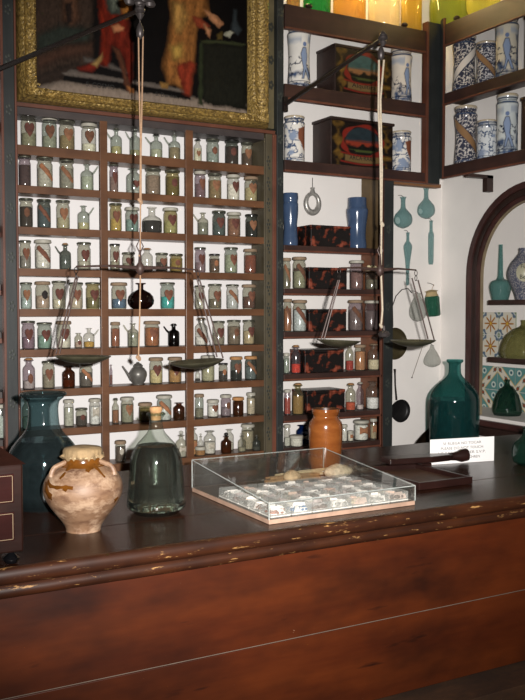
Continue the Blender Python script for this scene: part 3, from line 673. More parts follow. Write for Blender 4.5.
# leafy corner scrolls
sc = MB()
for cxn, sx in ((ix0 - .025, 1), (ix1 + .02, -1)):
    for k in range(4):
        ang = [0.2, .8, 1.4, 2.0][k]; pts = []
        for j in range(12):
            a = j / 11 * 4.2; rr = .018 * (1 - j / 14)
            pts.append((cxn + sx * (cos(ang) * .022 + rr * cos(a + ang)) - PO[0], -.03, iz0 - .03 + sin(ang) * .03 + rr * sin(a + ang) - PO[2]))
        sc.tube(pts, [.004 - .0002 * j for j in range(12)], 6)
sc.build('corner_scroll', M_gold, pt)
# the panel the painting hangs on
bp = box_part('panelling', wood('panel_olive_wood', '#5a523a', '#6e6347', .55, (25, 25, 4)), None, fx0 - .02, mx0 - .001, YF + .01, YW - .002, zr + .051, 3.4)
tag(bp, 'olive painted wood panelling behind and beside the gilt frame', 'panelling')
mm = MB()
for py in (27, 60, 85): 
    p = locate(271, py, Y=YF + .009)
    for k in range(5): mm.ball((p[0] + .008 * cos(k * 1.25), p[1], p[2] + .012 * sin(k * 1.25)), .006, 6, (1, .12, 1.3))
q = mm.build('painted_motif', plain('dark_motif_paint', '#2a2b24'), bp)

# ================================================================== RIGHT SHELF UNIT AND CORNER SHELVES
RZ = [2.71, 2.39, 2.082, 1.734, 1.555, 1.375, 1.199, 1.025, .89]
RX0, RX1 = locate(284, 250, Y=YF)[0], locate(383, 250, Y=YF)[0]
CXR = 2.67
ru = thing('box_shelves', 'dark brown corner shelving holding speckled boxes, blue jars and delft albarelli', 'shelf unit', (2.1, YF, 0))
def rb(name, m, x0, x1, y0, y1, z0, z1, bevel=.0012): return box_part(name, m, ru, x0 - 2.1, x1 - 2.1, y0 - YF, y1 - YF, z0, z1, bevel)
for i, z in enumerate(RZ):
    if i < 3:
        h = (.09, .055, .04)[i]; x1 = CXR if i else CXR
        rb('shelf', M_sh2, RX0, CXR - .001, YF, YW - .003, z - .022, z)
        rb('shelf_front', M_sh2, RX0, CXR - .001, YF - .005, YF + .018, z - h, z - .0005)
        rb('lip_bead', M_red, RX0, CXR - .001, YF - .008, YF + .01, z - h - .009, z - h)
    else:
        rb('shelf', M_sh2, RX0, RX1, YF, YW - .003, z - .02, z)
        rb('lip_bead', M_red, RX0, RX1, YF - .003, YF + .01, z - .028, z - .02)
rb('side_panel', wood('tan_side_panel', '#5d4a30', '#6e5838', .6, (20, 20, 3)), RX1 + .001, rx0 - .009, YF + .01, YW - .003, 1.72, 2.06)
rb('side_panel', wood('brown_side_panel', '#6b3f28', '#7a4a2e', .5, (20, 20, 3)), RX1 + .001, rx0 - .009, YF + .01, YW - .003, .05, 1.72)
rb('inner_bead', M_red, RX1 - .010, RX1, YF - .003, YF + .01, .05, 2.04)
rb('base_panel', M_dkboard, RX0, rx0, YF + .02, YW - .003, 0, .868)
# corner posts
xp = locate(425, 80, Y=YF)[0]
rb('corner_post', M_dark, xp + .012, CXR - .001, YF - .012, YF + .02, 2.035, 2.75)
rb('corner_bead', M_red, xp, xp + .012, YF - .014, YF + .02, 2.035, 2.75)
# shelves along the right wall
cu_x0, cu_x1 = CXR, XW - .003
RWZ = [(2.435, .045), (2.113, .05), (2.74, .09)]
for z, h in RWZ:
    rb('wall_shelf', M_sh3, cu_x0, cu_x1, 1.9, YF + .02, z - .022, z)
    rb('shelf_front', M_sh3, cu_x0 - .004, cu_x0 + .016, 1.9, YF - .03, z - h, z - .0005)
    rb('lip_bead', M_red, cu_x0 - .007, cu_x0 + .008, 1.9, YF - .03, z - h - .007, z - h)
rb('corner_post', M_dark, CXR - .006, CXR + .008, YF - .032, YF - .013, 2.06, 2.77)
rb('corner_bead', M_red, CXR - .006, CXR + .004, YF - .041, YF - .032, 2.06, 2.77)
yb = locate(486.5, 190, X=XW - .03)[1]
rb('bracket', M_sh3, XW - .04, XW - .003, yb - .014, yb + .014, 1.99, 2.063)
rb('bracket', M_sh3, CXR + .01, XW - .003, yb - .014, yb + .014, 2.048, 2.063)
rb('batten', wood('light_batten', '#7a5234', '#8d6240', .6, (3, 30, 30)), rx1, CXR + .06, YF + .05, YF + .09, 2.03, 2.046)

# ---- painted boxes on the upper shelves
def grid_face(x0, x1, z0, z1, y, nx, nz):
    m = MB(); m.v = [(x0 + (x1 - x0) * i / nx, y, z0 + (z1 - z0) * j / nz) for j in range(nz + 1) for i in range(nx + 1)]
    m.f = [(j * (nx + 1) + i, j * (nx + 1) + i + 1, (j + 1) * (nx + 1) + i + 1, (j + 1) * (nx + 1) + i) for j in range(nz) for i in range(nx)]
    return m
M_boxwood = wood('dark_box_wood', '#271814', '#35211a', .5, (10, 10, 20))
def painted_box(xl, xr, ytop, zs, label, word, sky, land, lid_over):
    a = locate(xl, ytop, Y=YF + .012); b = locate(xr, ytop, Y=YF + .012); W_ = b[0] - a[0]; H = a[2] - zs
    D = .145; o = thing('painted_box', label, 'box', ((a[0] + b[0]) / 2, YF + .012, zs), 0, 'painted wooden chests on the upper shelves')
    box_part('case', M_boxwood, o, -W_ / 2, W_ / 2, .0, D, 0, H - .012, .002)
    box_part('lid', M_boxwood, o, -W_ / 2 - lid_over, W_ / 2 + lid_over, -lid_over, D, H - .012, H, .002)
    def pf(co):
        x = co[:, 0] / W_ * 2; z = (co[:, 2] / (H - .012)) * 2 - 1; n = fbm(x * 6 + 3, z * 6); n2 = fbm(x * 2 + 9, z * 14 + 2)
        C = np.tile(np.array(lin('#1a0f0c')), (len(x), 1))
        # red scrolled cartouche and gold leaves
        side = soft(np.abs(np.abs(x) - .78) - .10 - .08 * np.sin(z * 9), .08); C = over(C, side * np.clip(n * 2 - .5, 0, 1), '#8f6a2a')
        rim = soft(np.abs(np.sqrt((x / .62) ** 2 + ((z - .12) / .72) ** 2) - 1) - .10 * (1 + .7 * np.sin(np.arctan2(z, x) * 6)), .06); C = over(C, rim, '#9a2c20')
        inn = soft(np.sqrt((x / .55) ** 2 + ((z - .15) / .62) ** 2) - 1, .08)
        scene = np.array(lin(sky))[None, :] * (.6 + .6 * n[:, None]); scene = over(scene, soft(z - .05 - .25 * n2, .15), land); scene = over(scene, soft(z + .18 - .3 * n, .1), '#12140f')
        scene = over(scene, soft(np.abs(z + .28) - .05, .05) * (n2 > .5), '#55602f')
        C = C * (1 - inn[:, None]) + inn[:, None] * scene
        rib = soft(np.maximum(np.abs(x) - .56, np.abs(z + .62 + .06 * np.cos(x * 3)) - .14), .04); C = over(C, rib, '#8a6f45')
        rr = soft(np.abs(np.abs(z + .62 + .06 * np.cos(x * 3)) - .19) - .035, .04) * (np.abs(x) < .7); C = over(C, rr, '#94271c')
        return C * .5
    grid_face(-W_ / 2 + .004, W_ / 2 - .004, .004, H - .014, -.0012, 90, 70).build('painted_front', painted('box_paint', .38), o, paint=pf)
    text_mesh(word, H * .13, 'lettering', M_ink, o, (0, -.0018, H * .185), width=W_ * .42)
    return o
painted_box(335, 392, 43, RZ[1], 'painted dark chest with blue-sky landscape cartouche, on the upper shelf', 'Alquitira', '#4d7370', '#b07a4c', .003)
painted_box(331, 393, 116, RZ[2], 'painted dark chest with flat lid and red sunset landscape, on lower shelf', 'ARCA·RARA', '#2f4048', '#a8402a', .006)

# ---- black speckled boxes
t = NT('tortoiseshell_lacquer'); vo = t.noise(t.coord((1, 1, 1)), 30, 2, .45)
c = t.mixc(t.ramp(vo, .53, .58), lin('#120d0c'), lin('#5c2718')); c = t.mixc(t.ramp(vo, .60, .68), c, lin('#844230'))
M_spk = t.fin(t.n('BsdfPrincipled', {'Base Color': c, 'Roughness': .35}))
def speckled(xl, xr, ytop, ri, label):
    yy = YF + .02; a = locate(xl, ytop, Y=yy); b = locate(xr, ytop, Y=yy); W_ = b[0] - a[0]; H = a[2] - RZ[ri]
    o = thing('speckled_box', label, 'box', ((a[0] + b[0]) / 2, yy, RZ[ri]), 0, 'black boxes speckled with red')
    box_part('case', M_spk, o, -W_ / 2, W_ / 2, 0, .125, 0, H * .86, .002); box_part('lid', M_spk, o, -W_ / 2 - .001, W_ / 2 + .001, -.001, .126, H * .865, H, .002)
speckled(311, 350.5, 224.5, 3, 'black speckled box between the two blue jars')
speckled(309, 347, 267, 4, 'black speckled box on the second speckled-box shelf, behind the scale hook')
speckled(309, 346.5, 309, 5, 'black speckled box just above the small scale pan')
speckled(305, 344, 350, 6, 'black speckled box between two slim bottles of red powder')
speckled(307, 345, 391, 7, 'black speckled box directly above the orange ceramic jar')

# ---- vessels on the right unit
G2 = 'small vessels on the speckled-box shelves'
RV = [(4, 282.5, 291, 258.5, 'j', 'jar with slanting label tight against the dark post, second speckled-box shelf', '6f6a58', .8, 'd', T, 'p', 'a', 3.2),
      (4, 292.5, 306.5, 257.5, 'j', 'grey-green jar with slanting brown label, second speckled-box shelf', '8f8f76', .6, 'd', N, 'p', 'a', 3.19),
      (4, 349.5, 364, 261, 'j', 'jar with clear domed top holding brown powder, second speckled-box shelf', '84665a', .7, '', '', 'w', 'v', 3.2),
      (4, 365, 378.5, 270, 'j', 'short jar topped with dried cream flowers', '6f6858', .5, '', '', 'p', 'a', 3.2),
      (5, 283.5, 292, 299.5, 'j', 'jar of orange-brown powder against the dark post, slanting label', '9a6240', .9, 'd', N, 'p', 'a', 3.2),
      (5, 292.5, 307, 300.5, 'j', 'jar of bluish white powder with slanting brown label', 'c3ccd2', .85, 'd', '84543e', 'p', 'a', 3.19),
      (5, 348, 363.5, 300.5, 'j', 'grey jar with slanting label, right of box above scale pan', '7b6f66', .85, 'd', N, 'p', 'v', 3.2),
      (5, 364.5, 378.5, 301, 'j', 'brownish grey jar next to side panel, above white-powder jar', '6a5f5a', .8, '', '', 'w', 'v', 3.2),
      (6, 283.5, 289.5, 353.5, 'j', 'small pale grey jar beside the bright red powder bottle', '9fa69a', .9, '', '', 'w', 'g', 3.2),
      (6, 291, 301, 345, 'b', 'slim bottle half full of bright red powder', 'e2401f', .5, '', '', 'o', 'v', 3.19),
      (6, 345.5, 354, 343, 'b', 'slim bottle with dark red powder beside the orange powder jar', 'a82a20', .55, '', '', 'w', 'a', 3.2),
      (6, 354.5, 366, 345, 'j', 'jar of orange powder left of cream-powder jar', 'b98057', .95, '', '', 'p', 'a', 3.2),
      (6, 367.5, 380, 343.5, 'b', 'squat bottle of cream powder under a brown cover', 'cbbf9f', .6, '', '', 'p', 'c', 3.2),
      (7, 284, 291, 390, 'j', 'small jar of red-orange powder beside the tan corked bottle', 'a8482e', .8, '', '', 'w', 'v', 3.2),
      (7, 292, 304, 383, 'b', 'tan powder bottle with cork above blue bottle', 'a08258', .95, '', '', 'c', 'o', 3.19),
      (7, 345.5, 356, 383, 'b', 'slim bottle of orange-red powder, right of lowest speckled box', 'c4502f', .45, '', '', 'o', 'a', 3.2),
      (7, 356.5, 364, 382, 'b', 'narrow bottle with white dregs', 'd8d2c6', .25, '', '', 'w', 'v', 3.2),
      (7, 366, 379.5, 380.5, 'b', 'wide bottle half full of white powder', 'e6e6e0', .6, '', '', '', 'c', 3.2),
      (8, 284, 290.5, 425, 'j', 'clear jar on bottom shelf against the dark post', 'b8b8ac', .5, '', '', 'w', 'c', 3.2),
      (8, 289.5, 303.5, 435.5, 'j', 'squat white jar before the blue bottle', 'd4d2c6', .98, '', '', 'w', 'c', 3.18),
      (8, 341.5, 347.5, 425, 'j', 'narrow white jar right of orange ceramic jar', 'd2d0c8', .95, '', '', 'w', 'c', 3.2),
      (8, 347.5, 353.5, 431, 'j', 'tiny white jar between two larger white jars', 'd2cdbf', .95, 'r', OR, 'w', 'c', 3.19),
      (8, 353.5, 369, 420.5, 'j', 'large white jar with tan paper label', 'e2e0d8', .98, 'r', OR, 'w', 'c', 3.2),
      (8, 370, 377, 419, 'j', 'narrow jar with tan label in the corner of bottom shelf', 'a89a80', .9, 'r', OR, 'w', 'a', 3.2)]
for ri, x0, x1, yt, ty, desc, co, fi, lab, lc, lid, g, Y in RV:
    o = vessel(x0, x1, yt, RZ[ri], Y, ty, desc, co, fi, lab, lc or W, lid, g, group=G2)
    if 'cream flowers' in desc:
        m = MB(); rr = random.Random(4)
        for k in range(16): m.ball((rr.uniform(-.022, .022), rr.uniform(-.02, .02), .080 + rr.uniform(0, .024)), rr.uniform(.006, .010), 8, (1, 1, .7))
        m.build('dried_flowers', plain('dried_flower', '#c9bd98', .85), o)
GL_blue = glass('cobalt_glass', '#16357a', .35, '#16306a', .4)
GL.append(GL_blue); GKEY['B'] = 9
vessel(296, 308.5, 424.5, RZ[8], 3.235, 'b', 'cobalt blue bottle with pale label behind the squat white jar', '10204a', .9, 'r', W, '', 'B', group=G2)

# ---- revolved ware measured by its outline
def ware_at(cx, ybase, **plane):
    return locate(cx, ybase, **plane)
def outline(cx, axis, pts):
    """pts (y, half width) top to bottom -> profile (r, z above base) bottom to top"""
    out = []
    for y, hw in pts:
        p = locate(cx, y, Y=axis[1]); out.append((hw / FPX * depth(p), p[2] - axis[2]))
    out.sort(key=lambda q: q[1]); z0 = out[0][1]
    return [(max(r, .0005), z - z0) for r, z in out]
def smooth_prof(pr, n=4):
    pts = []; m = len(pr)
    for i in range(m - 1):
        p0, p1, p2, p3 = pr[max(i - 1, 0)], pr[i], pr[i + 1], pr[min(i + 2, m - 1)]
        for k in range(n):
            t = k / n
            f = lambda a, b, c, d: .5 * (2 * b + (c - a) * t + (2 * a - 5 * b + 4 * c - d) * t * t + (3 * b - a - 3 * c + d) * t ** 3)
            pts.append((max(.0005, f(p0[0], p1[0], p2[0], p3[0])), p1[1] + (p2[1] - p1[1]) * t))
    pts.append(pr[-1]); return pts

# blue glazed jars
M_blue = plain('cobalt_glaze', '#3c4d68', .16, var=.15, scale=20, bump=.05)
def blue_jar(cx, pts, label):
    ax = list(locate(cx, 246, Y=3.225)); ax[2] = RZ[3]
    o = thing('blue_jar', label, 'jar', ax, 0, 'blue glazed jars'); pr = smooth_prof(outline(cx, ax, pts))
    MB().lathe(pr, 40, close_top=False).build('body', M_blue, o)
    MB().lathe([(pr[-1][0] * .9, pr[-1][1] - .012), (pr[-1][0] * .9, pr[-1][1] - .001), (pr[-1][0], pr[-1][1])], 40, close_top=False, close_bot=False).build('mouth', plain('cobalt_glaze_light', '#3a6298', .3), o)
blue_jar(290.5, [(193, 7.5), (198, 7.8), (202, 7.2), (204, 7.8), (214, 7.6), (226, 6.6), (236, 7.2), (243, 7.6), (246, 7.2)], 'cobalt blue glazed jar half hidden by the dark post')
blue_jar(357, [(197, 9.3), (205, 9.5), (207, 10), (209, 11), (215, 10.6), (225, 9.2), (236, 8.8), (244, 9.6), (248, 9.3)], 'cobalt blue glazed jar at the side panel, right of the speckled box')

# ---- delft albarelli
def delft(ax, pr, label, style, tone='#dcd8d0', tilt=0, az0=-pi / 2, patchy=False, word=None, seedv=0, blue='#42526e', group='painted pharmacy jars on the upper shelves'):
    o = thing('albarello', label, 'pharmacy jar', ax, 0, group); pr = smooth_prof(pr, 5)
    H = pr[-1][1]; R = max(p[0] for p in pr)
    # resample densely in z
    zs = np.linspace(0, H, 90); rz = [(float(np.interp(z, [p[1] for p in pr], [p[0] for p in pr])), z) for z in zs]
    def pf(co):
        th = (np.arctan2(co[:, 1], co[:, 0]) - az0 + pi) % (2 * pi) - pi; z = co[:, 2] / H; s = th * R / H
        n = fbm(s * 9 + seedv, z * 9 + seedv); C = np.tile(np.array(lin(tone)), (len(z), 1)) * (.92 + .12 * n[:, None])
        dk = '#2a3144'
        if style == 'figure':
            C = over(C, soft(np.abs(z - .74) - .05 - .08 * (n - .5), .06) * .8 * (np.abs(s) > .06), '#9aa3b0')
            C = over(C, soft(z - .20 - .16 * fbm(s * 6 + seedv * 3, z * 2), .05) * soft(.5 - n, .3), blue)
            C = over(C, soft(np.abs(fbm(s * 7, z * 7 + seedv) - .5) - .03, .03) * (z < .5), dk)
            body = [(-.05, .14), (-.02, .3), (-.05, .42), (-.07, .52), (-.03, .62), (.03, .62), (.06, .5), (.04, .36), (.09, .22), (.12, .14), (.07, .14), (.02, .28), (-.02, .14)]
            d = sdpoly(s, z, body); C = over(C, soft(d, .015), '#8494b0'); C = over(C, soft(np.abs(d) - .006, .012), dk)
            hd = np.sqrt((s) ** 2 + (z - .67) ** 2) - .035; C = over(C, soft(hd, .01), '#66789c')
            tr = sdpoly(s, z, [(.16, .2), (.19, .5), (.15, .68), (.24, .7), (.23, .2)]); C = over(C, soft(tr + .03 * (n - .5), .03) * .8, blue)
        elif style == 'scroll':
            q = np.sin(s * 46 + 5 * fbm(s * 5 + 2, z * 5) * 3) * np.sin(z * 46 + 9 * fbm(z * 5, s * 5 + 7)); C = over(C, soft(.26 - np.abs(q), .14), '#3a3c4a')
            v = np.abs(np.sin(s * 30 + 4 * n) + np.cos(z * 34 + 5 * n)); C = over(C, soft(v - .22, .15), '#303448')
            bnd = np.abs(z - .5 - s * (.9 if tilt >= 0 else -.9)) ; C = over(C, soft(bnd - .085, .01), tone if word else '#8a6a4a'); C = over(C, soft(np.abs(bnd - .09) - .008, .01), dk)
        elif style == 'leaf':
            C = over(C, soft(np.abs(fbm(s * 8, z * 8 + seedv) - .5) - .05, .04), blue); C = over(C, soft(fbm(s * 5 + 4, z * 5 + seedv) - .36, .1), '#8592a8')
        if patchy:
            C = over(C, soft(sdpoly(s, z, [(-.05, .72), (.3, .8), (.32, .3), (.2, .2), (.1, .34), (-.02, .5)]) + .06 * (n - .5), .02), '#7b4a34')
        for zb, wb, cc in ((.93, .022, dk), (.86, .02, blue), (.9, .008, dk), (.10, .012, dk), (.06, .014, blue), (.84, .008, dk)):
            C = over(C, soft(np.abs(z - zb) - wb * .5, .008), cc)
        C = over(C, soft(.955 - z, .01), '#b3a58d')
        return C
    MB().lathe(rz, 88, close_top=False).build('body', painted('tin_glaze', .16, .5), o, paint=pf)
    r1 = rz[-1][0]
    MB().lathe([(0.0005, H - .03), (r1 * .88, H - .03), (r1 * .9, H - .001), (r1, H)], 40, close_top=False, close_bot=False).build('inner_mouth', plain('inner_glaze', '#8f8878', .4), o)
    return o
def albz(cx, Y, zs): p = list(locate(cx, 60, Y=Y)); p[2] = zs; return p
def alb_prof(cx, ax, y0, y1, hw, waist=.9, nk=.92):
    pz = [locate(cx, y0, Y=ax[1])[2] - ax[2]]; H = pz[0]; r = hw / FPX * depth(locate(cx, (y0 + y1) / 2, Y=ax[1]))
    return [(r * .86, 0), (r * .96, H * .02), (r * .97, H * .1), (r * waist, H * .35), (r * waist, H * .6), (r * .98, H * .8), (r, H * .85), (r * nk * .93, H * .9), (r * nk, H * .93), (r * nk * 1.06, H * .985), (r * nk, H)]
ax = albz(299, 3.225, RZ[1]); delft(ax, alb_prof(299, ax, 25.5, 83, 11.8), 'tall blue-and-white albarello with standing figure, beside the landscape chest', 'figure', seedv=1)
ax = albz(401.5, 3.225, RZ[1]); delft(ax, alb_prof(401.5, ax, 49, 103, 10.8), 'blue-and-white albarello with seated figure, right of the landscape chest', 'figure', tone='#d8cdbd', seedv=5)
ax = albz(294.5, 3.225, RZ[2]); delft(ax, alb_prof(294.5, ax, 117, 161, 10.6, .97), 'short blue-and-white jar with brown stain, beside the dark post', 'leaf', patchy=True, seedv=2)
ax = albz(401.8, 3.225, RZ[2]); delft(ax, alb_prof(401.8, ax, 132, 171, 10.2, .97), 'short blue-and-white jar with rust stain, right of the sunset chest', 'leaf', patchy=True, seedv=8)
def rw_alb(x0, x1, ytop, z, label, style, X=2.745, **k):
    cx = (x0 + x1) / 2; p = list(locate(cx, ytop, X=X)); H = p[2] - z; r = (x1 - x0) / 2 / FPX * depth(p); p[2] = z
    nkf = k.pop('nk', .92); wa = k.pop('waist', .88)
    prf = [(r * .86, 0), (r * .96, H * .02), (r * .97, H * .1), (r * wa, H * .35), (r * wa, H * .6), (r * .98, H * .8), (r, H * .85), (r * nkf * .93, H * .9), (r * nkf, H * .93), (r * nkf * 1.06, H * .985), (r * nkf, H)]
    azc = math.atan2(-p[1], -p[0]); return delft(p, prf, label, style, az0=azc, **k)
rw_alb(453, 476.5, 37, 2.435, 'lettered blue scrollwork albarello in the corner, top wall shelf', 'scroll', word='x', tone='#d8cfc4')
rw_alb(476, 497, 43, 2.435, 'shorter blue scrollwork jar between two taller ones, top wall shelf', 'scroll', tone='#c9c8ca', tilt=-1)
rw_alb(496, 519, 17, 2.435, 'tallest albarello with walking figure at end of top wall shelf', 'figure', tone='#c9c2b0', seedv=3, waist=.95)
rw_alb(454.5, 477.5, 107, 2.113, 'blue scrollwork albarello with brown band in the corner, lower wall shelf', 'scroll', tone='#cdc6c0', tilt=-1)
rw_alb(477, 497.5, 121, 2.113, 'short jar with blue landscape between taller jars, lower wall shelf', 'leaf', seedv=4, tone='#ccd0d2', waist=.97)
rw_alb(497, 518.5, 95, 2.113, 'blue-and-white figure albarello at end of lower wall shelf', 'figure', tone='#c2c8c8', seedv=6, waist=.95)
# dark chest at the frame's edge on both wall shelves
for z, px, lab_ in ((2.435, 520, 'dark wooden box after the tallest albarello, top wall shelf'), (2.113, 518, 'dark wooden box after the figure albarello, lower wall shelf')):
    p = locate(px, 60, X=2.69); o = thing('wooden_box', lab_, 'box', (2.75, p[1] - .13, z), 0, 'dark boxes on the wall shelves')
    box_part('case', M_boxwood, o, -.06, .065, -.12, .105, 0, .2, .002); box_part('lid', M_boxwood, o, -.064, .065, -.124, .109, .2, .215, .002)

# ---- coloured show jars and lamp on top
TOPZ = RZ[0]
def show_jar(x0, x1, label, c, liq, fillz, shape='straight', Hh=.2, Y=3.235, thru=.6):
    cx = (x0 + x1) / 2; p = locate(cx, 5, Y=Y); r = (x1 - x0) / 2 / FPX * depth(p)
    o = thing('show_jar', label, 'jar', (p[0], Y, TOPZ), 0, 'coloured show jars along the top shelf')
    if shape == 'straight': pr = [(r * .9, 0), (r, .01), (r, Hh * .78), (r * .8, Hh * .88), (r * .8, Hh * .94), (r * .9, Hh)]
    else: pr = [(r * .6, 0), (r * .85, .015), (r, Hh * .4), (r * .9, Hh * .65), (r * .5, Hh * .82), (r * .3, Hh * .88), (r * .3, Hh)]
    pr = smooth_prof(pr, 3) if shape != 'straight' else pr
    MB().lathe(pr, 32, close_top=False).build('glass_body', glass('show_glass_' + liq, c, .05, c, .6), o)
    f = interp(pr); zs = np.linspace(.006, fillz, 8)
    MB().lathe([(f(z) * .95, z) for z in zs], 32).build('liquid', liquid('show_liquid_' + liq, '#' + liq, thru), o)
show_jar(303, 331, 'show jar of bright green liquid above the landscape chest', '#e0f4e0', '3ccc60', .15)
show_jar(333, 366, 'show jar of amber liquid on the top shelf, next to the green one', '#fbf2d8', 'f8dc90', .12)
show_jar(368, 400, 'show jar of pale straw liquid on the top shelf above the scale arm', '#fffcf4', 'fff8e4', .15, thru=.7)
show_jar(401, 422, 'tall show jar of golden yellow liquid by the corner', '#faf2cc', 'f4e27c', .17)
show_jar(286.5, 300, 'show jar of orange liquid at the inner end of top shelf', '#fbf0d8', 'f4d890', .12)
def show_jar_w(px, r, label, c, liq, Hh, fz, shape='round', X=2.735):
    p = locate(px, 5, X=X); o = thing('show_jar', label, 'jar', (X, p[1], 2.74), 0, 'coloured show jars along the top shelf')
    pr = smooth_prof([(r * .7, 0), (r * .95, .02), (r, Hh * .4), (r * .85, Hh * .68), (r * .4, Hh * .85), (r * .3, Hh * .9), (r * .35, Hh)], 3)
    MB().lathe(pr, 32, close_top=False).build('glass_body', glass('show_glass_' + liq, c, .05, c, .6), o)
    f = interp(pr); MB().lathe([(f(z) * .95, z) for z in np.linspace(.006, fz, 9)], 32).build('liquid', liquid('show_liquid_' + liq, '#' + liq, .6), o)
show_jar_w(449, .088, 'round yellow-green carboy in the corner of the top wall shelf', '#f4f6d0', 'd8e070', .27, .2)
show_jar_w(483, .075, 'yellow carboy next to the round yellow-green one on top wall shelf', '#fcfad8', 'f4f2a4', .24, .17)
lt = thing('tube_lamp', 'warm tube lamp fixed to the wall above the show jars', 'lamp', (2.3, 3.29, 3.0))
MB().tube([(-.42, 0, 0), (.28, 0, 0)], .013, 12).build('tube', lamp_mat('lit_warm_tube', '#ffdf9c', 60.0), lt)
box_part('fitting', plain('lamp_fitting', '#b8b4a8', .5), lt, -.45, .45, .012, .027, -.02, .02)
lt2 = thing('tube_lamp', 'warm tube lamp on the side wall above the carboys', 'lamp', (2.80, 2.85, 3.0))
MB().tube([(0, -.2, 0), (0, .1, 0)], .013, 12).build('tube', bpy.data.materials['lit_warm_tube'], lt2)
box_part('fitting', plain('lamp_fitting', '#b8b4a8', .5), lt2, .012, .027, -.27, .27, -.02, .02)
# square pegs along the top shelf edge
for i, (px, py) in enumerate(((310, 5), (406, 27))):
    p = locate(px, py, Y=YF - .01); tag(MB().ball((0, 0, 0), .013, 10, (1.3, 1, .8)).build('knob', plain('dark_knob', '#2a1a12', .5), None, loc=(p[0], p[1] + .01, 2.72)), ('dark turned knob on top shelf edge above the tall figure albarello', 'dark turned knob on top shelf edge below the golden jar')[i], 'knob')
p = locate(456, 18, X=CXR); tag(MB().ball((0, 0, 0), .013, 10, (1, 1.3, .8)).build('knob', plain('dark_knob', '#2a1a12', .5), None, loc=(CXR + .004, p[1], 2.75)), 'dark turned knob on top wall shelf edge above the lettered albarello', 'knob')

# ================================================================== NICHE
na = thing('niche_surround', 'dark moulded wooden arch framing the niche in the white wall', 'arch', (XW, NC_Y, N_BOT))
def arch_ring(r0, r1, x0, x1, m, name, zb=N_BOT):
    mbb = MB(); a0 = [(y, z) for y, z in arch(r0)]; a1 = arch(r1); n = len(a0); vs = []
    for (ya, za), (yb_, zb_) in zip(a0, a1):
        for X, (y, z) in ((x0, (ya, za)), (x0, (yb_, zb_)), (x1, (yb_, zb_)), (x1, (ya, za))): vs.append((X - XW, y - NC_Y, z - N_BOT))
    fs = [(i * 4 + k, i * 4 + (k + 1) % 4, (i + 1) * 4 + (k + 1) % 4, (i + 1) * 4 + k) for i in range(n - 1) for k in range(4)]
    fs += [(0, 1, 2, 3), ((n - 1) * 4 + 3, (n - 1) * 4 + 2, (n - 1) * 4 + 1, (n - 1) * 4)]
    return mbb.add(vs, fs).build(name, m, na, angle=50)
M_arch1 = wood('arch_outer_wood', '#3a211f', '#4a2b26', .35, (20, 20, 20)); M_arch2 = wood('arch_inner_wood', '#261814', '#33201a', .4, (20, 20, 20))
arch_ring(.364, NR_OUT, XW - .022, XW + .002, M_arch1, 'outer_moulding')
arch_ring(.338, .364, XW - .014, XW + .002, M_arch2, 'middle_moulding')
arch_ring(NR_IN, .338, XW - .008, XW + .01, M_arch1, 'inner_moulding')
arch_ring(NR_IN - .005, NR_IN, XW - .002, XW + .012, wood('arch_gilt_lip', '#80705a', '#9a8a6c', .6, (20, 20, 5)), 'lip')
for z0, z1, x0, m in ((N_BOT - .028, N_BOT - .002, XW - .055, M_arch1), (N_BOT - .075, N_BOT - .035, XW - .045, M_arch2), (N_BOT - .036, N_BOT - .027, XW - .035, M_arch2)):
    MB().box(x0 - XW, -.031, -.42, NR_OUT + .012, z0 - N_BOT, z1 - N_BOT).build('sill_moulding', m, na, bevel=.003, smooth=False)
zn1 = zat(487, 300, X=2.86); zn2 = zat(487, 357, X=2.86)
for z, lb in ((zn1, 'dark wooden shelf in the niche under the long-necked bottle'), (zn2, 'dark wooden shelf in the niche between the two tile panels')):
    tag(MB().box(2.862, NB - .002, 2.3, 3.035, z - .022, z).build('niche_shelf', M_sh3, None, bevel=.002, smooth=False), lb, 'shelf', 'shelves inside the niche')
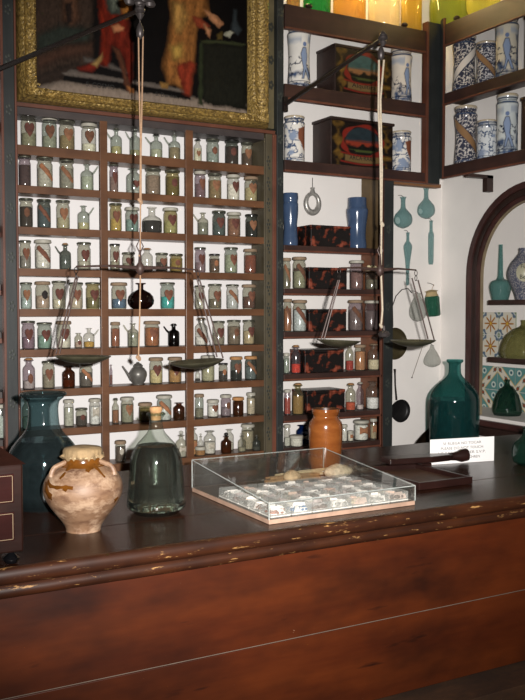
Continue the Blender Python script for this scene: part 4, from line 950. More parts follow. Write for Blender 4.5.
# tiles
def tile(y1, z0, s, kind, label):
    """tile hung on the niche back, corner y1 (largest y), bottom z0, size s"""
    o = MB(); n = 44
    X = NB - .006
    vs = [(X, y1 - s + .001 + (s - .002) * i / n, z0 + .001 + (s - .002) * j / n) for j in range(n + 1) for i in range(n + 1)]
    cxv = (X, y1 - s / 2, z0)
    vs = [(a - cxv[0], b - cxv[1], c - cxv[2]) for a, b, c in vs]
    fs = [(j * (n + 1) + i, (j + 1) * (n + 1) + i, (j + 1) * (n + 1) + i + 1, j * (n + 1) + i + 1) for j in range(n) for i in range(n)]
    o.add(vs, fs); o.box(.0001, .0055, -s / 2 + .001, s / 2 - .001, .001, s - .001)
    def pf(co):
        u = -co[:, 1] / s * 2; v = (co[:, 2] / s) * 2 - 1; r = np.hypot(u, v); a = np.arctan2(v, u); C = np.tile(np.array(lin('#cfc9ba')), (len(u), 1))
        if kind == 'star':
            cr = np.hypot(np.abs(u) - 1, np.abs(v) - 1)
            C = over(C, soft(cr - .52 - .06 * np.sin(a * 12), .05), '#5a6c7e'); C = over(C, soft(cr - .3, .05), '#b9bfbc'); C = over(C, soft(cr - .17, .04), '#5f7a52')
            pet = np.abs(np.cos(a * 4)); rad = .18 + .60 * pet ** 2.5
            C = over(C, soft(r - rad, .05), '#a87a34'); C = over(C, soft(r - rad * .8, .05) * soft(.92 - np.abs(np.cos(a * 4 + .35)), .2), '#7e3a2a'); C = over(C, soft(r - .12, .03), '#c9a040')
        else:
            w = u * kind; dgn = np.abs(w - v) / 1.414
            C = over(C, soft(.28 - dgn, .03), '#5c8a88'); C = over(C, soft(dgn - .33, .02) * soft(.27 - dgn, .02), '#c9a860')
            q = np.hypot(np.abs(np.abs(w - v) / 1.414 - .78), (w + v) / 1.414); C = over(C, soft(np.abs(q - .2) - .05, .04), '#cfd5cc'); C = over(C, soft(q - .1, .03), '#3a5062')
            s2 = (w + v) / 1.414; bl = np.hypot(dgn * 1.2, (s2 + .5) % 1.0 - .5); C = over(C, soft(bl - .2, .04), '#4a5a48'); C = over(C, soft(bl - .13, .03), '#8e4534'); C = over(C, soft(np.abs(np.hypot(dgn, (s2 % .5) - .25)) - .05, .03), '#3c3a50')
        e = np.maximum(np.abs(u), np.abs(v)); C = over(C, soft(.985 - e, .02), '#9a958a'); return C
    ob = o.build('wall_tile', painted('tile_glaze', .22), None, loc=cxv, paint=pf, smooth=False)
    tag(ob, label, 'tile', 'glazed tiles on the niche back')
yT = locate(483.5, 330, X=NB)[1]; s = .1105; zt1 = zat(484, 358, X=NB)
zt1 = zat(484, 357, X=NB) ; top1 = zat(484, 312, X=NB); s1 = (top1 - zt1) / 2
CN = ['first', 'second', 'third', 'fourth']
for r in range(2):
    for c_ in range(2):
        tile(yT - c_ * s1, zt1 + r * s1, s1, 'star', f'{"lower" if r == 0 else "upper"} star tile of the {CN[c_]} column, between the niche shelves')
zt2 = zat(484, 412, X=NB); top2 = zat(484, 365, X=NB); s2_ = (top2 - zt2) / 2
for r in range(2):
    for c_ in range(4):
        tile(yT + .01 - c_ * s2_, zt2 + r * s2_, s2_, (1 if (r + c_) % 2 else -1), f'{"lower" if r == 0 else "upper"} green and ochre lattice tile of the {CN[c_]} column, below niche shelves')
# niche ware
def niche_ware(cx, pts, X, zs, label, m, name, cat, seg=40, extra=None):
    p = list(locate(cx, pts[0][0], X=X)); p[2] = zs
    ax = (p[0], p[1], zs); pr = []
    for y, hw in pts:
        q = locate(cx, y, X=X); pr.append((max(.0005, hw / FPX * depth(q)), q[2] - zs))
    pr.sort(key=lambda q: q[1]); z0 = pr[0][1]; k = pr[-1][1] / (pr[-1][1] - z0); pr = [(r, (z - z0) * k) for r, z in pr]
    o = thing(name, label, cat, ax); MB().lathe(smooth_prof(pr, 4), seg, close_top=False).build('body', m, o); return o, smooth_prof(pr, 4)
G_teal = glass('teal_blown_glass', '#b4d2ce', .3, '#7aa5a2', .5)
G_sky = glass('sky_blown_glass', '#cfe2e2', .20, '#9cb8b8', .5)
G_olive = glass('olive_blown_glass', '#b4b284', .38, '#98945e', .5)
G_bott = glass('bottle_green_glass', '#86aa9c', .16, '#2c5a4c', .4)
niche_ware(501, [(244.5, 2), (246, 1.7), (262, 2.2), (276, 2.6), (279, 4), (281, 8.5), (284, 10.3), (288, 10.6), (295, 9.2), (300, 8)], 2.93, zn1, 'teal glass bottle with a long thin neck and squat body, upper niche shelf', G_teal, 'long_neck_bottle', 'bottle')
t = NT('grey_blue_stoneware'); nz0 = t.n('TexVoronoi', {'Vector': t.coord(), 'Scale': 160.0}).outputs[0]
c = t.mixc(t.ramp(nz0, .25, .6), lin('#9a9694'), lin('#4c5062')); M_stone = t.fin(t.n('BsdfPrincipled', {'Base Color': c, 'Roughness': .3}))
o, pr = niche_ware(526, [(248, 7), (252, 6.8), (255, 8.5), (262, 14), (270, 17.5), (276, 18), (284, 15.5), (292, 11.5), (300, 9.5)], 2.94, zn1, 'grey and blue stoneware jar with lettered medallion, at the niche shelf', M_stone, 'stoneware_jar', 'jar')
fr2 = interp(pr); H = pr[-1][1]; azc = math.atan2(-(locate(526, 270, X=2.94)[1]), -2.94)
patch([(cos(a * pi / 8) * 1, sin(a * pi / 8)) for a in range(16)], fr2, H * .52, .042, .042, azc).build('medallion', plain('cream_medallion', '#a8a48c', .35), o)
for k, (s_, zz) in enumerate((('Fum', .63), ('Bero', .43))):
    r_ = fr2(H * zz) + .004
    text_mesh(s_, .026, 'lettering', M_ink, o, (cos(azc) * r_, sin(azc) * r_, H * zz), rot=(pi / 2, 0, azc + pi / 2), extrude=.001)
niche_ware(524, [(320, 3), (323, 2.4), (326, 4), (329, 11), (335, 18), (343, 22), (352, 23.5), (357, 22)], 2.955, zn2, 'olive green glass cloche-shaped bottle on the lower niche shelf', G_olive, 'dome_bottle', 'bottle')
niche_ware(507.5, [(379.5, 3), (382, 2.2), (385, 3), (388, 7), (394, 11), (402, 13.5), (409, 14.5), (412.5, 13)], 2.93, N_BOT + .012, 'dark green squat glass bottle on the niche sill before the tiles', G_bott, 'dome_bottle', 'bottle')

# ================================================================== THINGS HANGING ON THE BACK WALL
def hook_on(o, top, wall_y, m=M_iron):
    MB().tube([(0, wall_y, top + .012), (0, wall_y - .02, top + .010), (0, 0, top + .002), (0, 0, top - .004)], .0013, 6).build('hook', m, o)
def hung(cx, pts, Y, label, m, name, cat='flask', group='hand-blown glass hanging on the back wall', hook=True, seg=28):
    p = locate(cx, pts[-1][0], Y=Y); pr = [(max(.0005, hw / FPX * depth(p)), zat(cx, y, Y=Y) - p[2]) for y, hw in pts]; pr.sort(key=lambda q: q[1])
    o = thing(name, label, cat, p, 0, group); pr = smooth_prof(pr, 4); MB().lathe(pr, seg, close_top=False).build('glass_body', m, o)
    if hook: hook_on(o, pr[-1][1], YW - .002 - Y)
    return o, pr
FL = [(0, 3.3), (1.5, 2.6), (4, 2.2), (11, 2.6), (14, 5), (18, 8.2), (23, 9.3), (27, 8.3), (30, 5), (31.5, 1)]
hung(403, [(197 + a, b) for a, b in FL], 3.28, 'pale teal round flask hanging beside the dark post', G_sky, 'round_flask')
hung(426, [(188 + a * .98, b * .96) for a, b in FL], 3.28, 'pale teal round flask hanging under the corner shelf batten', G_sky, 'round_flask')
hung(407.5, [(232.5, 2), (234, 1.5), (241, 1.6), (243, 3), (246, 4.3), (251, 3.9), (260, 2.6), (275, 1.5), (284, 1.7), (285.5, .8)], 3.29, 'slender tapering blue glass tube hanging below the first teal flask', G_sky, 'glass_dropper', 'tube')
hung(430.8, [(220.5, 2.1), (222, 1.6), (231, 1.7), (234, 2.8), (240, 2.9), (262, 2.6), (264.5, 2)], 3.29, 'straight pale blue glass tube hanging below the second teal flask', G_sky, 'glass_dropper', 'tube')
G_clr = glass('clear_blown_glass', '#f0f1ef', .2, '#c6c7c2', .6)
hung(417.5, [(293, 3.2), (296, 3), (300, 5), (306, 7.6), (312, 8.5), (317, 7.6), (320.5, 4.5), (321.5, 1)], 3.27, 'clear pear-shaped flask hanging behind the scale rods', G_clr, 'pear_flask')
hung(432, [(345, 1.8), (348, 2.2), (352, 4.8), (357, 7.4), (361, 8.6), (364.5, 7.6), (366.5, 4), (367.2, 1)], 3.27, 'clear small pear-shaped flask hanging above the tall green bottle', G_clr, 'pear_flask')
G_gj = glass('hanging_green_glass', '#5e9a82', .42, '#3f7d66', .5)
p = locate(433.5, 316, Y=3.27); o = thing('covered_jar', 'green glass jar with tied parchment cover hanging by a string', 'jar', p, 0, 'hand-blown glass hanging on the back wall')
rr = 7.2 / FPX * depth(p)
b = MB().lathe([(rr * .85, 0), (rr, .006), (rr * 1.02, .085), (rr * .85, .098), (rr * .6, .104)], 28).build('glass_body', G_gj, o); b.rotation_euler = (0, radians(-7), 0)
b = MB().lathe([(rr * .95, .095), (rr * .8, .104), (rr * .75, .114), (rr * .95, .118), (rr * .3, .124), (.0005, .125)], 14).build('cover', plain('tan_parchment', '#a8946c', .85), o); b.rotation_euler = (0, radians(-7), 0)
hook_on(o, .145, YW - .002 - 3.27); MB().tube([(-.013, 0, .12), (0, 0, .15)], .001, 5).build('string', plain('cord', '#b09a80', .9), o)
# pilgrim flask medallion on the right unit back
p = locate(312.5, 214, Y=3.29); o = thing('ring_flask', 'silvery ring-shaped flask hanging between the two blue jars', 'flask', p)
RR = 9 / FPX * depth(p); cz_ = RR * 1.2
pts = [(RR * .85 * cos(a), 0, cz_ + RR * 1.05 * sin(a)) for a in np.linspace(pi / 2, pi / 2 + 2 * pi, 33)]
M_pew = plain('silvery_pewter', '#a5a29c', .35, .5, .3, 60)
MB().tube(pts, [RR * (.22 + .12 * (1 - sin(a)) / 2) for a in np.linspace(pi / 2, pi / 2 + 2 * pi, 33)], 10).build('ring_body', M_pew, o)
MB().lathe([(RR * .35, cz_ + RR * 1.1), (RR * .2, cz_ + RR * 1.5), (RR * .28, cz_ + RR * 1.7), (RR * .1, cz_ + RR * 1.75)], 12).build('neck', M_pew, o)
MB().tube([(0, 0, cz_ + RR * 1.7), (0, 0, cz_ + RR * 2.8)], .0012, 5).build('chain', M_iron, o)
# copper disc, skillet, thin ladle, hanging to the right of the dark post
M_cop = plain('dark_brass', '#453d28', .4, .35, .35, 25)
def pan_disc(cx, cy, rpx, Y, label, name, m, handle=None, cat='pan', dep=.02):
    p = locate(cx, cy, Y=Y); R_ = rpx / FPX * depth(p); o = thing(name, label, cat, p)
    d = MB().lathe([(.0005, 0), (R_ * .8, 0), (R_ * .93, dep * .35), (R_, dep), (R_ * .985, dep), (R_ * .9, dep * .4), (R_ * .78, .003), (.0005, .003)], 40).build('pan_bowl', m, o); d.rotation_euler = (pi / 2, 0, 0)
    return o, R_
o, R_ = pan_disc(392, 343.5, 16, 3.30, 'round dark brass pan on the back wall, half behind the dark post', 'brass_pan', M_cop)
MB().tube([tuple(np.array(locate(x, y, Y=3.30)) - np.array(o.location)) for x, y in ((393, 327), (392.5, 306), (396, 296), (402, 289.5), (408, 288.5), (412, 293))], .0022, 6).build('handle', M_iron, o)
o, R_ = pan_disc(398.5, 410.5, 11.5, 3.30, 'small black iron skillet with long handle hanging on the wall', 'skillet', plain('black_cast_iron', '#1b1a1b', .45, .4))
MB().tube([tuple(np.array(locate(x, y, Y=3.30)) - np.array(o.location)) for x, y in ((396.5, 400), (395.2, 385), (395, 374), (394.8, 369))], [.005, .004, .004, .006], 8).build('handle', M_iron, o)
p0 = locate(423, 345, Y=3.30); p1 = locate(412, 377.5, Y=3.30)
o = thing('thin_rod', 'thin iron rod hanging aslant on the white wall', 'rod', p1); MB().tube([(0, 0, 0), tuple(np.array(p0) - np.array(p1))], .0016, 6).build('shaft', plain('grey_iron', '#8b827a', .5), o); MB().ball((0, 0, 0), .0035, 8).build('tip', M_iron, o)
# big dark pan standing behind counter
o, R_ = pan_disc(443, 476, 58, 3.27, 'large dark copper pan leaning on the wall behind the counter', 'copper_pan', plain('dark_copper', '#33261a', .35, .6, .4, 15), dep=.05)

# ================================================================== THINGS ON THE COUNTER
def on_counter(cx, ybot, hwb):
    """axis point on the counter top for a round base whose nearest rim shows at ybot"""
    p = locate(cx, ybot, Z=ZC); d = math.hypot(p[0], p[1]); r = hwb / FPX * depth(p); k = (d + r) / d
    return (p[0] * k, p[1] * k, ZC)
def turned(cx, pts, seg=56, n=5):
    ax = on_counter(cx, pts[-1][0], pts[-1][1]); hwb = pts[-1][1]
    pr = []
    for y, hw in pts[:-1]:
        q = locate(cx, y, Y=ax[1]); pr.append((max(.0005, hw / FPX * depth(q)), q[2] - ZC))
    q = locate(cx, pts[-1][0], Z=ZC); pr.append((hwb / FPX * depth(ax), 0)); pr = [q for q in pr if q[1] > .003 or q[1] == 0]
    pr.sort(key=lambda q: q[1]); return ax, smooth_prof(pr, n)
# big teal vase
G_vase = glass('dark_teal_glass', '#b2c4c6', .10, '#4f5e61', .3, .06)
ax, pr = turned(44.5, [(394, 21.5), (397, 20.5), (401, 16), (408, 14.6), (418, 15), (426, 16.2), (433, 20), (441, 27), (449, 32.5), (458, 35.5), (475, 37), (495, 36.5), (506, 34), (512, 31)])
o = thing('green_vase', 'large dark teal glass vase with flared rim behind the clay jar', 'vase', ax)
MB().lathe(pr, 64, close_top=False).build('glass_body', G_vase, o)
MB().lathe([(r * .94, z) for r, z in pr if .008 < z < pr[-1][1] * .6], 48).build('inner_wall', glass('dark_teal_glass_inner', '#a4b6b8', .08, '#3a4446', .5), o)
MB().tube([(pr[-1][0] * cos(a), pr[-1][0] * sin(a), pr[-1][1]) for a in np.linspace(0, 2 * pi, 49)], .0045, 8).build('rim', G_vase, o)
# clay jar
t = NT('pale_earthenware'); n1 = t.noise(t.coord(), 9, 5, .6); n2 = t.noise(t.coord((1, 1, 2.4)), 26, 5, .6)
c = t.mixc(t.ramp(n1, .35, .7), lin('#896c54'), lin('#74543c')); c = t.mixc(t.ramp(n2, .45, .7), c, lin('#5a3d2c')); c = t.mixc(t.ramp(t.noise(t.coord((1, 1, 1.6)), 16, 6, .7), .5, .64), c, lin('#a98d74'))
zz = t.n('SeparateXYZ', {0: t.coord()}).outputs[2]
M_clay = t.fin(t.n('BsdfPrincipled', {'Base Color': c, 'Roughness': .55, 'Normal': t.bump(n2, .3, .002)}))
M_ochre = plain('ochre_glaze', '#5c3610', .18, var=.3, scale=40, bump=.1)
ax, pr = turned(83.5, [(455, 18.5), (459, 18.2), (463, 20), (467, 27), (473, 34), (480, 38), (488, 39.3), (496, 37.5), (505, 32.5), (513, 26.5), (521, 20.5), (527, 17.5), (531, 17), (534, 17.2)])
o = thing('clay_jar', 'pale clay jar with ochre drips, two small handles and a tied cloth cover', 'jar', ax)
MB().lathe(pr, 64).build('body', M_clay, o)
Hc = pr[-1][1]; fc = interp(pr); rt = pr[-1][0]
MB().lathe([(fc(Hc * .87) + .0006, Hc * .87), (fc(Hc * .90) + .001, Hc * .90), (fc(Hc * .94) + .0012, Hc * .94), (fc(Hc * .985) + .0015, Hc * .985), (rt + .001, Hc + .001)], 56, close_top=False, close_bot=False).build('glazed_collar', M_ochre, o)
camaz = math.atan2(-ax[1], -ax[0])
def drip(pts, w0, w1):
    """ochre run painted down the shoulder: pts (angle, z)"""
    m = MB(); vs = []; n = len(pts)
    for i, (a, z) in enumerate(pts):
        w = w0 + (w1 - w0) * i / (n - 1); j = pts[min(i + 1, n - 1)]; k = pts[max(i - 1, 0)]
        da, dz = (j[0] - k[0]) * fc(z), j[1] - k[1]; L = math.hypot(da, dz) + 1e-9; na_, nz_ = -dz / L * w, da / L * w
        for s in (-1, -.4, .4, 1):
            z2 = z + nz_ * s; r = fc(z2) + (.0012 if abs(s) < .9 else .0002); an = camaz + a + na_ * s / r; vs.append((r * cos(an), r * sin(an), z2))
    fs = [(i * 4 + k, (i + 1) * 4 + k, (i + 1) * 4 + k + 1, i * 4 + k + 1) for i in range(n - 1) for k in range(3)]
    return m.add(vs, fs)
DR = [([(-.75, .93), (-.62, .86), (-.66, .80), (-.70, .76)], .007, .003), ([(-1.35, .80), (-1.15, .70), (-.95, .66), (-.70, .655), (-.45, .67), (-.25, .66)], .005, .004),
      ([(-1.2, .70), (-1.15, .60), (-1.0, .54), (-.85, .52)], .012, .008), ([(.45, .93), (.38, .88), (.2, .85), (.1, .86)], .006, .003), ([(.5, .92), (.62, .84), (.66, .76)], .006, .003), ([(.95, .42), (1.1, .46)], .008, .004), ([(-.5, .66), (-.4, .63)], .006, .004)]
m = MB()
for p_, a_, b_ in DR:
    q = drip([(a, z * Hc) for a, z in p_], a_, b_); m.add(q.v, q.f)
m.build('glaze_drips', M_ochre, o)
for s in (-1, 1):
    aa = camaz + s * 1.12; dx, dy = cos(aa), sin(aa); pts = []
    for k in range(11):
        an = pi * k / 10; rr0 = fc(Hc * .9) + .001
        z = Hc * .93 - (Hc * .17) * k / 10; r = fc(z) + .008 * sin(an)
        pts.append((dx * r, dy * r, z + .006 * sin(an)))
    MB().tube(pts, .0058, 8).build('handle', M_clay, o)
cvz = Hc
m = MB(); seg = 72; vs = []; fs = []
rings = [(1.0, -.006, 1), (1.13, -.001, 1), (1.02, .004, .5), (1.05, .012, .2), (.98, .018, 0), (.5, .022, 0), (.01, .023, 0)]
for kr, dz, ru_ in rings:
    for k in range(seg):
        a = 2 * pi * k / seg; wv = ru_ * .07 * sin(a * 23) + ru_ * .03 * sin(a * 9 + 1)
        vs.append((rt * kr * (1 + wv) * cos(a), rt * kr * (1 + wv) * sin(a), cvz + dz + ru_ * .003 * sin(a * 17)))
for i in range(len(rings) - 1):
    for k in range(seg): fs.append((i * seg + k, i * seg + (k + 1) % seg, (i + 1) * seg + (k + 1) % seg, (i + 1) * seg + k))
m.add(vs, fs); m.build('cloth_cover', plain('tan_cloth', '#877050', .85, var=.25, scale=60, bump=.5), o, angle=70)
MB().tube([(rt * 1.03 * cos(a), rt * 1.03 * sin(a), cvz - .001) for a in np.linspace(0, 2 * pi, 40)], .0022, 6).build('cord', plain('pale_cord', '#a89472', .9), o)
# demijohn
G_demi = glass('pale_green_demijohn', '#e8ece6', .025, '#8f9a90', .35, .045)
ax, pr = turned(156.5, [(412, 7.2), (414, 9), (416, 8.2), (418, 6.6), (426, 6.8), (432, 8.8), (437, 13), (443, 18.5), (450, 22.8), (458, 25.5), (470, 26.6), (485, 27.6), (497, 28.7), (506, 28.8), (512, 27.3), (517, 22)])
o = thing('demijohn', 'clear glass demijohn filled with water, cork in its neck, beside the clay jar', 'bottle', ax)
MB().lathe(pr, 64).build('glass_body', G_demi, o)
fd = interp(pr); Hd = pr[-1][1]; wl = zat(156.5, 445, Y=ax[1]) - ZC
t = NT('clear_water'); g_ = t.n('BsdfGlass', {0: (.88, .93, .89), 'Roughness': 0.0, 'IOR': 1.33}); tr_ = t.n('BsdfTransparent', {0: (.30, .36, .33)})
M_water = t.fin(t.n('MixShader', {0: .97, 1: tr_.outputs[0], 2: g_.outputs[0]}))
MB().lathe([(.0005, .010)] + [(fd(z) * .955, z) for z in np.linspace(.012, wl, 26)] + [(.0005, wl)], 64).build('water', M_water, o)
MB().lathe([(pr[-1][0] * .7, Hd - .02), (pr[-1][0] * .78, Hd), (pr[-1][0] * .95, Hd + .008), (pr[-1][0] * .8, Hd + .014), (.0005, Hd + .016)], 20).build('cork', LIDM['c'], o)
MB().tube([(pr[-1][0] * 1.15 * cos(a), pr[-1][0] * 1.15 * sin(a), Hd - .005) for a in np.linspace(0, 2 * pi, 30)], .0035, 8).build('lip', G_demi, o)
# tall green bottle behind the sign
G_tall = glass('deep_teal_glass', '#84bab6', .13, '#2f6c6c', .35, .03)
ax, pr = turned(454, [(359.5, 8), (361.5, 8.2), (363.5, 6.2), (369, 6), (374, 6.6), (378, 9.5), (383, 15), (389, 20.5), (395, 23.6), (401, 24.6), (420, 24.6), (440, 24.2), (446, 23), (450, 21)])
o = thing('green_bottle', 'tall teal green glass bottle standing behind the white notice', 'bottle', ax)
MB().lathe(pr, 56, close_top=False).build('glass_body', G_tall, o)
fd2 = interp(pr); wl = zat(454, 399, Y=ax[1]) - ZC
MB().lathe([(fd2(z) * .94, z) for z in np.linspace(.008, wl, 14)], 48).build('liquid', glass('teal_liquid', '#6aa5a0', .10, '#2c6668', .7), o)
# edge bottle at right
ax = on_counter(527, 466, 8); ax = (min(ax[0], 2.74), ax[1], ZC)
o = thing('dark_green_bottle', 'dark green round bottle at counter end beside the wall, cut by frame', 'bottle', ax)
MB().lathe(smooth_prof([(.03, 0), (.045, .01), (.05, .045), (.042, .075), (.02, .095), (.014, .12), (.02, .125)], 4), 36, close_top=False).build('glass_body', G_bott, o)
# orange ceramic jar
ax, pr = turned(325.5, [(408.5, 13.6), (411, 14), (413.5, 13.2), (416, 12.4), (418.5, 13.5), (422, 16), (427, 16.9), (440, 16.7), (455, 16), (468, 15), (476, 14)])
o = thing('ceramic_jar', 'glossy orange-brown ceramic jar standing behind the display case', 'jar', ax)
t = NT('honey_glaze'); n1 = t.noise(t.coord((1, 1, 3)), 14, 5, .6); c = t.mixc(t.ramp(n1, .35, .7), lin('#6f3a18'), lin('#885025'))
M_honey = t.fin(t.n('BsdfPrincipled', {'Base Color': c, 'Roughness': .16, 'Coat Weight': .3}))
MB().lathe(pr, 56, close_top=False).build('body', M_honey, o)
MB().lathe([(.0005, pr[-1][1] - .03), (pr[-1][0] * .88, pr[-1][1] - .03), (pr[-1][0] * .9, pr[-1][1] - .002), (pr[-1][0], pr[-1][1])], 48, close_top=False).build('inner_mouth', plain('dark_inner_glaze', '#3f2412', .4), o)

# ---- acrylic display case
X0, X1, Y0, Y1 = 1.041, 1.486, 1.840, 2.285; DCR = 0.0
zb_ = zat(192, 460, Y=Y1) - ZC; zf = zat(265, 504, Y=Y0) - ZC
dc = thing('display_case', 'clear sloping acrylic display case of specimens on the counter', 'display case', ((X0 + X1) / 2, (Y0 + Y1) / 2, ZC), DCR)
hx, hy = (X1 - X0) / 2, (Y1 - Y0) / 2; bt = .012
box_part('base_board', plain('pale_pink_board', '#a98a76', .6), dc, -hx, hx, -hy, hy, .0005, bt - .0005, .001)
box_part('inner_liner', plain('dark_liner', '#4a3c32', .35), dc, -hx + .005, hx - .005, -hy + .005, hy - .005, bt - .001, bt, 0)
G_ac = glass('acrylic', '#fdfefd', .012, '#c8ccc8', .9, .02)
m = MB(); e = .0035
m.box(-hx, hx, hy - e, hy, bt, zb_)                                            # back wall
m.box(-hx, hx, -hy, -hy + e, bt, zf)
def side(x):
    m.add([(x, -hy, bt), (x, hy, bt), (x, hy, zb_), (x, -hy, zf), (x + e, -hy, bt), (x + e, hy, bt), (x + e, hy, zb_), (x + e, -hy, zf)], [(0, 3, 2, 1), (4, 5, 6, 7), (0, 1, 5, 4), (1, 2, 6, 5), (2, 3, 7, 6), (3, 0, 4, 7)])
side(-hx); side(hx - e)
m.build('clear_walls', G_ac, dc, smooth=False)
m = MB().add([(-hx, -hy, zf), (hx, -hy, zf), (hx, hy, zb_), (-hx, hy, zb_), (-hx, -hy, zf + e), (hx, -hy, zf + e), (hx, hy, zb_ + e), (-hx, hy, zb_ + e)], [(0, 3, 2, 1), (4, 5, 6, 7), (0, 1, 5, 4), (1, 2, 6, 5), (2, 3, 7, 6), (3, 0, 4, 7)])
m.build('sloping_cover', G_ac, dc, smooth=False)
m = MB(); q = .0014
cn = [(-hx, -hy, zf), (hx, -hy, zf), (hx, hy, zb_), (-hx, hy, zb_)]
for i in range(4): m.tube([tuple(cn[i]), tuple(cn[(i + 1) % 4])], q, 6)
for c0 in cn: m.tube([(c0[0], c0[1], bt), c0], q, 6)
m.build('polished_edges', glass('acrylic_edge', '#e8ecea', .6, '#d4d8d4', .8), dc)
# specimen boxes in the case: clear boxes of herbs and minerals
G_bx = glass('small_box_plastic', '#fdfdfd', .10, '#f4f4f0', .9, .12)
M_cello2 = plain('pink_cellophane', '#d8bcae', .25, var=.1); M_cello3 = plain('grey_cellophane', '#b4a8a4', .2, var=.3)
M_cello = plain('white_cellophane', '#fbf2ec', .25, var=.04)
M_wb = plain('white_box_insert', '#e6e0da', .7, var=.1)
rnd = random.Random(11)
colset = [('white crystals', 'e9e5e0'), ('brown seeds', '7a5038'), ('cream shells', 'd8ccb8'), ('rust-red flakes', 'a06048'), ('grey stones', 'a09a94'), ('dark bark', '5e4232'), ('pale roots', 'd0bc9e'), ('blue crystals', '3f6a9a')]
ncol, nrow = 7, 5; bw = (2 * hx - .02) / ncol; bd_ = .052; gi = 0
colnm = ['first', 'second', 'third', 'fourth', 'fifth', 'sixth', 'seventh']; rownm = ['front', 'second', 'third', 'fourth', 'back']
for r in range(nrow):
    for c_ in range(ncol):
        xx = -hx + .011 + bw * (c_ + .5); yy = -hy + .012 + (bd_ + .006) * (r + .5); ki = 7 if (r == 0 and c_ == 1) else rnd.randrange(7)
        nm, hx_ = colset[ki]; w2, d2, h2 = bw / 2 - .002, bd_ / 2, .024
        o = thing('specimen_box', f'small clear box of {nm}, {rownm[r]} row, {colnm[c_]} from demijohn side of display case', 'box', (dc.location[0] + xx * cos(DCR) - yy * sin(DCR), dc.location[1] + xx * sin(DCR) + yy * cos(DCR), ZC + bt + .0003), DCR, 'specimen boxes in the display case')
        box_part('tray', M_wb, o, -w2, w2, -d2, d2, 0, .003, 0)
        m = MB().box(-w2, -w2 + .001, -d2, d2, .003, h2).box(w2 - .001, w2, -d2, d2, .003, h2).box(-w2, w2, -d2, -d2 + .001, .003, h2).box(-w2, w2, d2 - .001, d2, .003, h2)
        m.build('clear_cover', G_bx, o, smooth=False)
        m = MB()
        for k in range(18):
            sx_, sz_ = rnd.uniform(.007, .018), rnd.uniform(.007, .016); px_, py_ = rnd.uniform(-w2 + .014, w2 - .014), rnd.uniform(-d2 + .008, d2 - .008); tl = rnd.uniform(-.004, .004); rk = rnd.uniform(-.5, .5)
            pts_ = [(-sx_, 0, .004), (sx_, 0, .004 + rk * .004), (sx_ * .8, tl + .003, .004 + sz_), (-sx_ * .6, tl, .004 + sz_ * 1.1)]
            m.add([(px_ + a * cos(rk) , py_ + b + a * sin(rk) * .4, c) for a, b, c in pts_] + [(px_ + a * cos(rk), py_ + b + .0008 + a * sin(rk) * .4, c) for a, b, c in pts_], [(0, 1, 2, 3), (7, 6, 5, 4), (0, 4, 5, 1), (1, 5, 6, 2), (2, 6, 7, 3), (3, 7, 4, 0)])
        m.build('crumpled_wrapper', (M_cello, M_cello, M_cello2, M_cello3)[rnd.randrange(4)], o, smooth=False)
        m = MB()
        for k in range(18):
            rr_ = rnd.uniform(.004, .0095); m.ball((rnd.uniform(-w2 + .009, w2 - .009), rnd.uniform(-d2 + .009, d2 - .009), .004 + rr_ * .7), rr_, 7, (rnd.uniform(.7, 1.4), rnd.uniform(.6, 1.2), .7))
        m.build('specimens', plain('specimen_' + hx_, '#' + hx_, .5, var=.35, scale=200, bump=.4), o, angle=20)
# loose things at the back of the case
cz0 = ZC + bt + .0005
def lump(cx, cy, r, sq, colr, label, name):
    p = locate(cx, cy, Z=ZC + .02); o = MB(); rr_ = random.Random(name + str(cx)); seg = 20
    o.ball((0, 0, r * sq[2]), r, seg, sq)
    o.v = [tuple(np.array(v) * (1 + .12 * (fbm(np.array([v[0] * 60 + 9]), np.array([v[1] * 60 + v[2] * 40]))[0] - .5) * 2)) for v in o.v]
    tag(o.build(name, plain('mineral_' + colr, '#' + colr, .7, var=.3, scale=90, bump=.5), None, loc=(p[0], p[1], cz0 + .001)), label, 'specimen', 'loose specimens in the display case')
lump(338, 476, .042, (1.15, .6, .5), 'dcc6a8', 'large pale tan shell-like stone at the back of the display case', 'pale_stone')
lump(292, 480, .025, (1.1, .8, .7), 'c8aa84', 'small rounded tan stone beside the twig bundle in the display case', 'tan_stone')
for bi, (x0_, y0_, x1_, y1_, n_, lb) in enumerate(((270, 474, 330, 465, 5, 'bundle of thin pale sticks lying at the back of the display case'), (266, 478, 318, 473, 4, 'shorter bundle of brown twigs in front of the pale sticks'))):
    a = locate(x0_, y0_, Z=ZC + .03); b_ = locate(x1_, y1_, Z=ZC + .03); a = np.array((max(a[0], X0 + .02), min(a[1], Y1 - .03), 0)); b_ = np.array((b_[0], min(b_[1], Y1 - .012), 0)); mid = (a + b_) / 2
    m = MB()
    for k in range(n_):
        off = np.array((0, (k - n_ / 2) * .007, .006 + (k % 2) * .008)); m.tube([tuple(a - mid + off + np.array((rnd.uniform(-.01, .01), 0, 0))), tuple(off + np.array((0, rnd.uniform(-.002, .002), .002))), tuple(b_ - mid + off)], .004, 6)
    tag(m.build('stick_bundle', plain('stick_bark_%d' % bi, ('#c4ae88', '#94734e')[bi], .8, var=.3, scale=80), None, loc=(mid[0], mid[1], cz0 + .001)), lb, 'sticks', 'loose specimens in the display case')
p = locate(266, 475, Z=ZC + .02)
m = MB(); vs = []
for j in range(9):
    for i in range(13): vs.append(((i / 12 - .5) * .10, (j / 8 - .5) * .05, .002 + .006 * vnoise(np.array([i * .9]), np.array([j * .9]))[0]))
m.add(vs, [(j * 13 + i, j * 13 + i + 1, (j + 1) * 13 + i + 1, (j + 1) * 13 + i) for j in range(8) for i in range(12)])
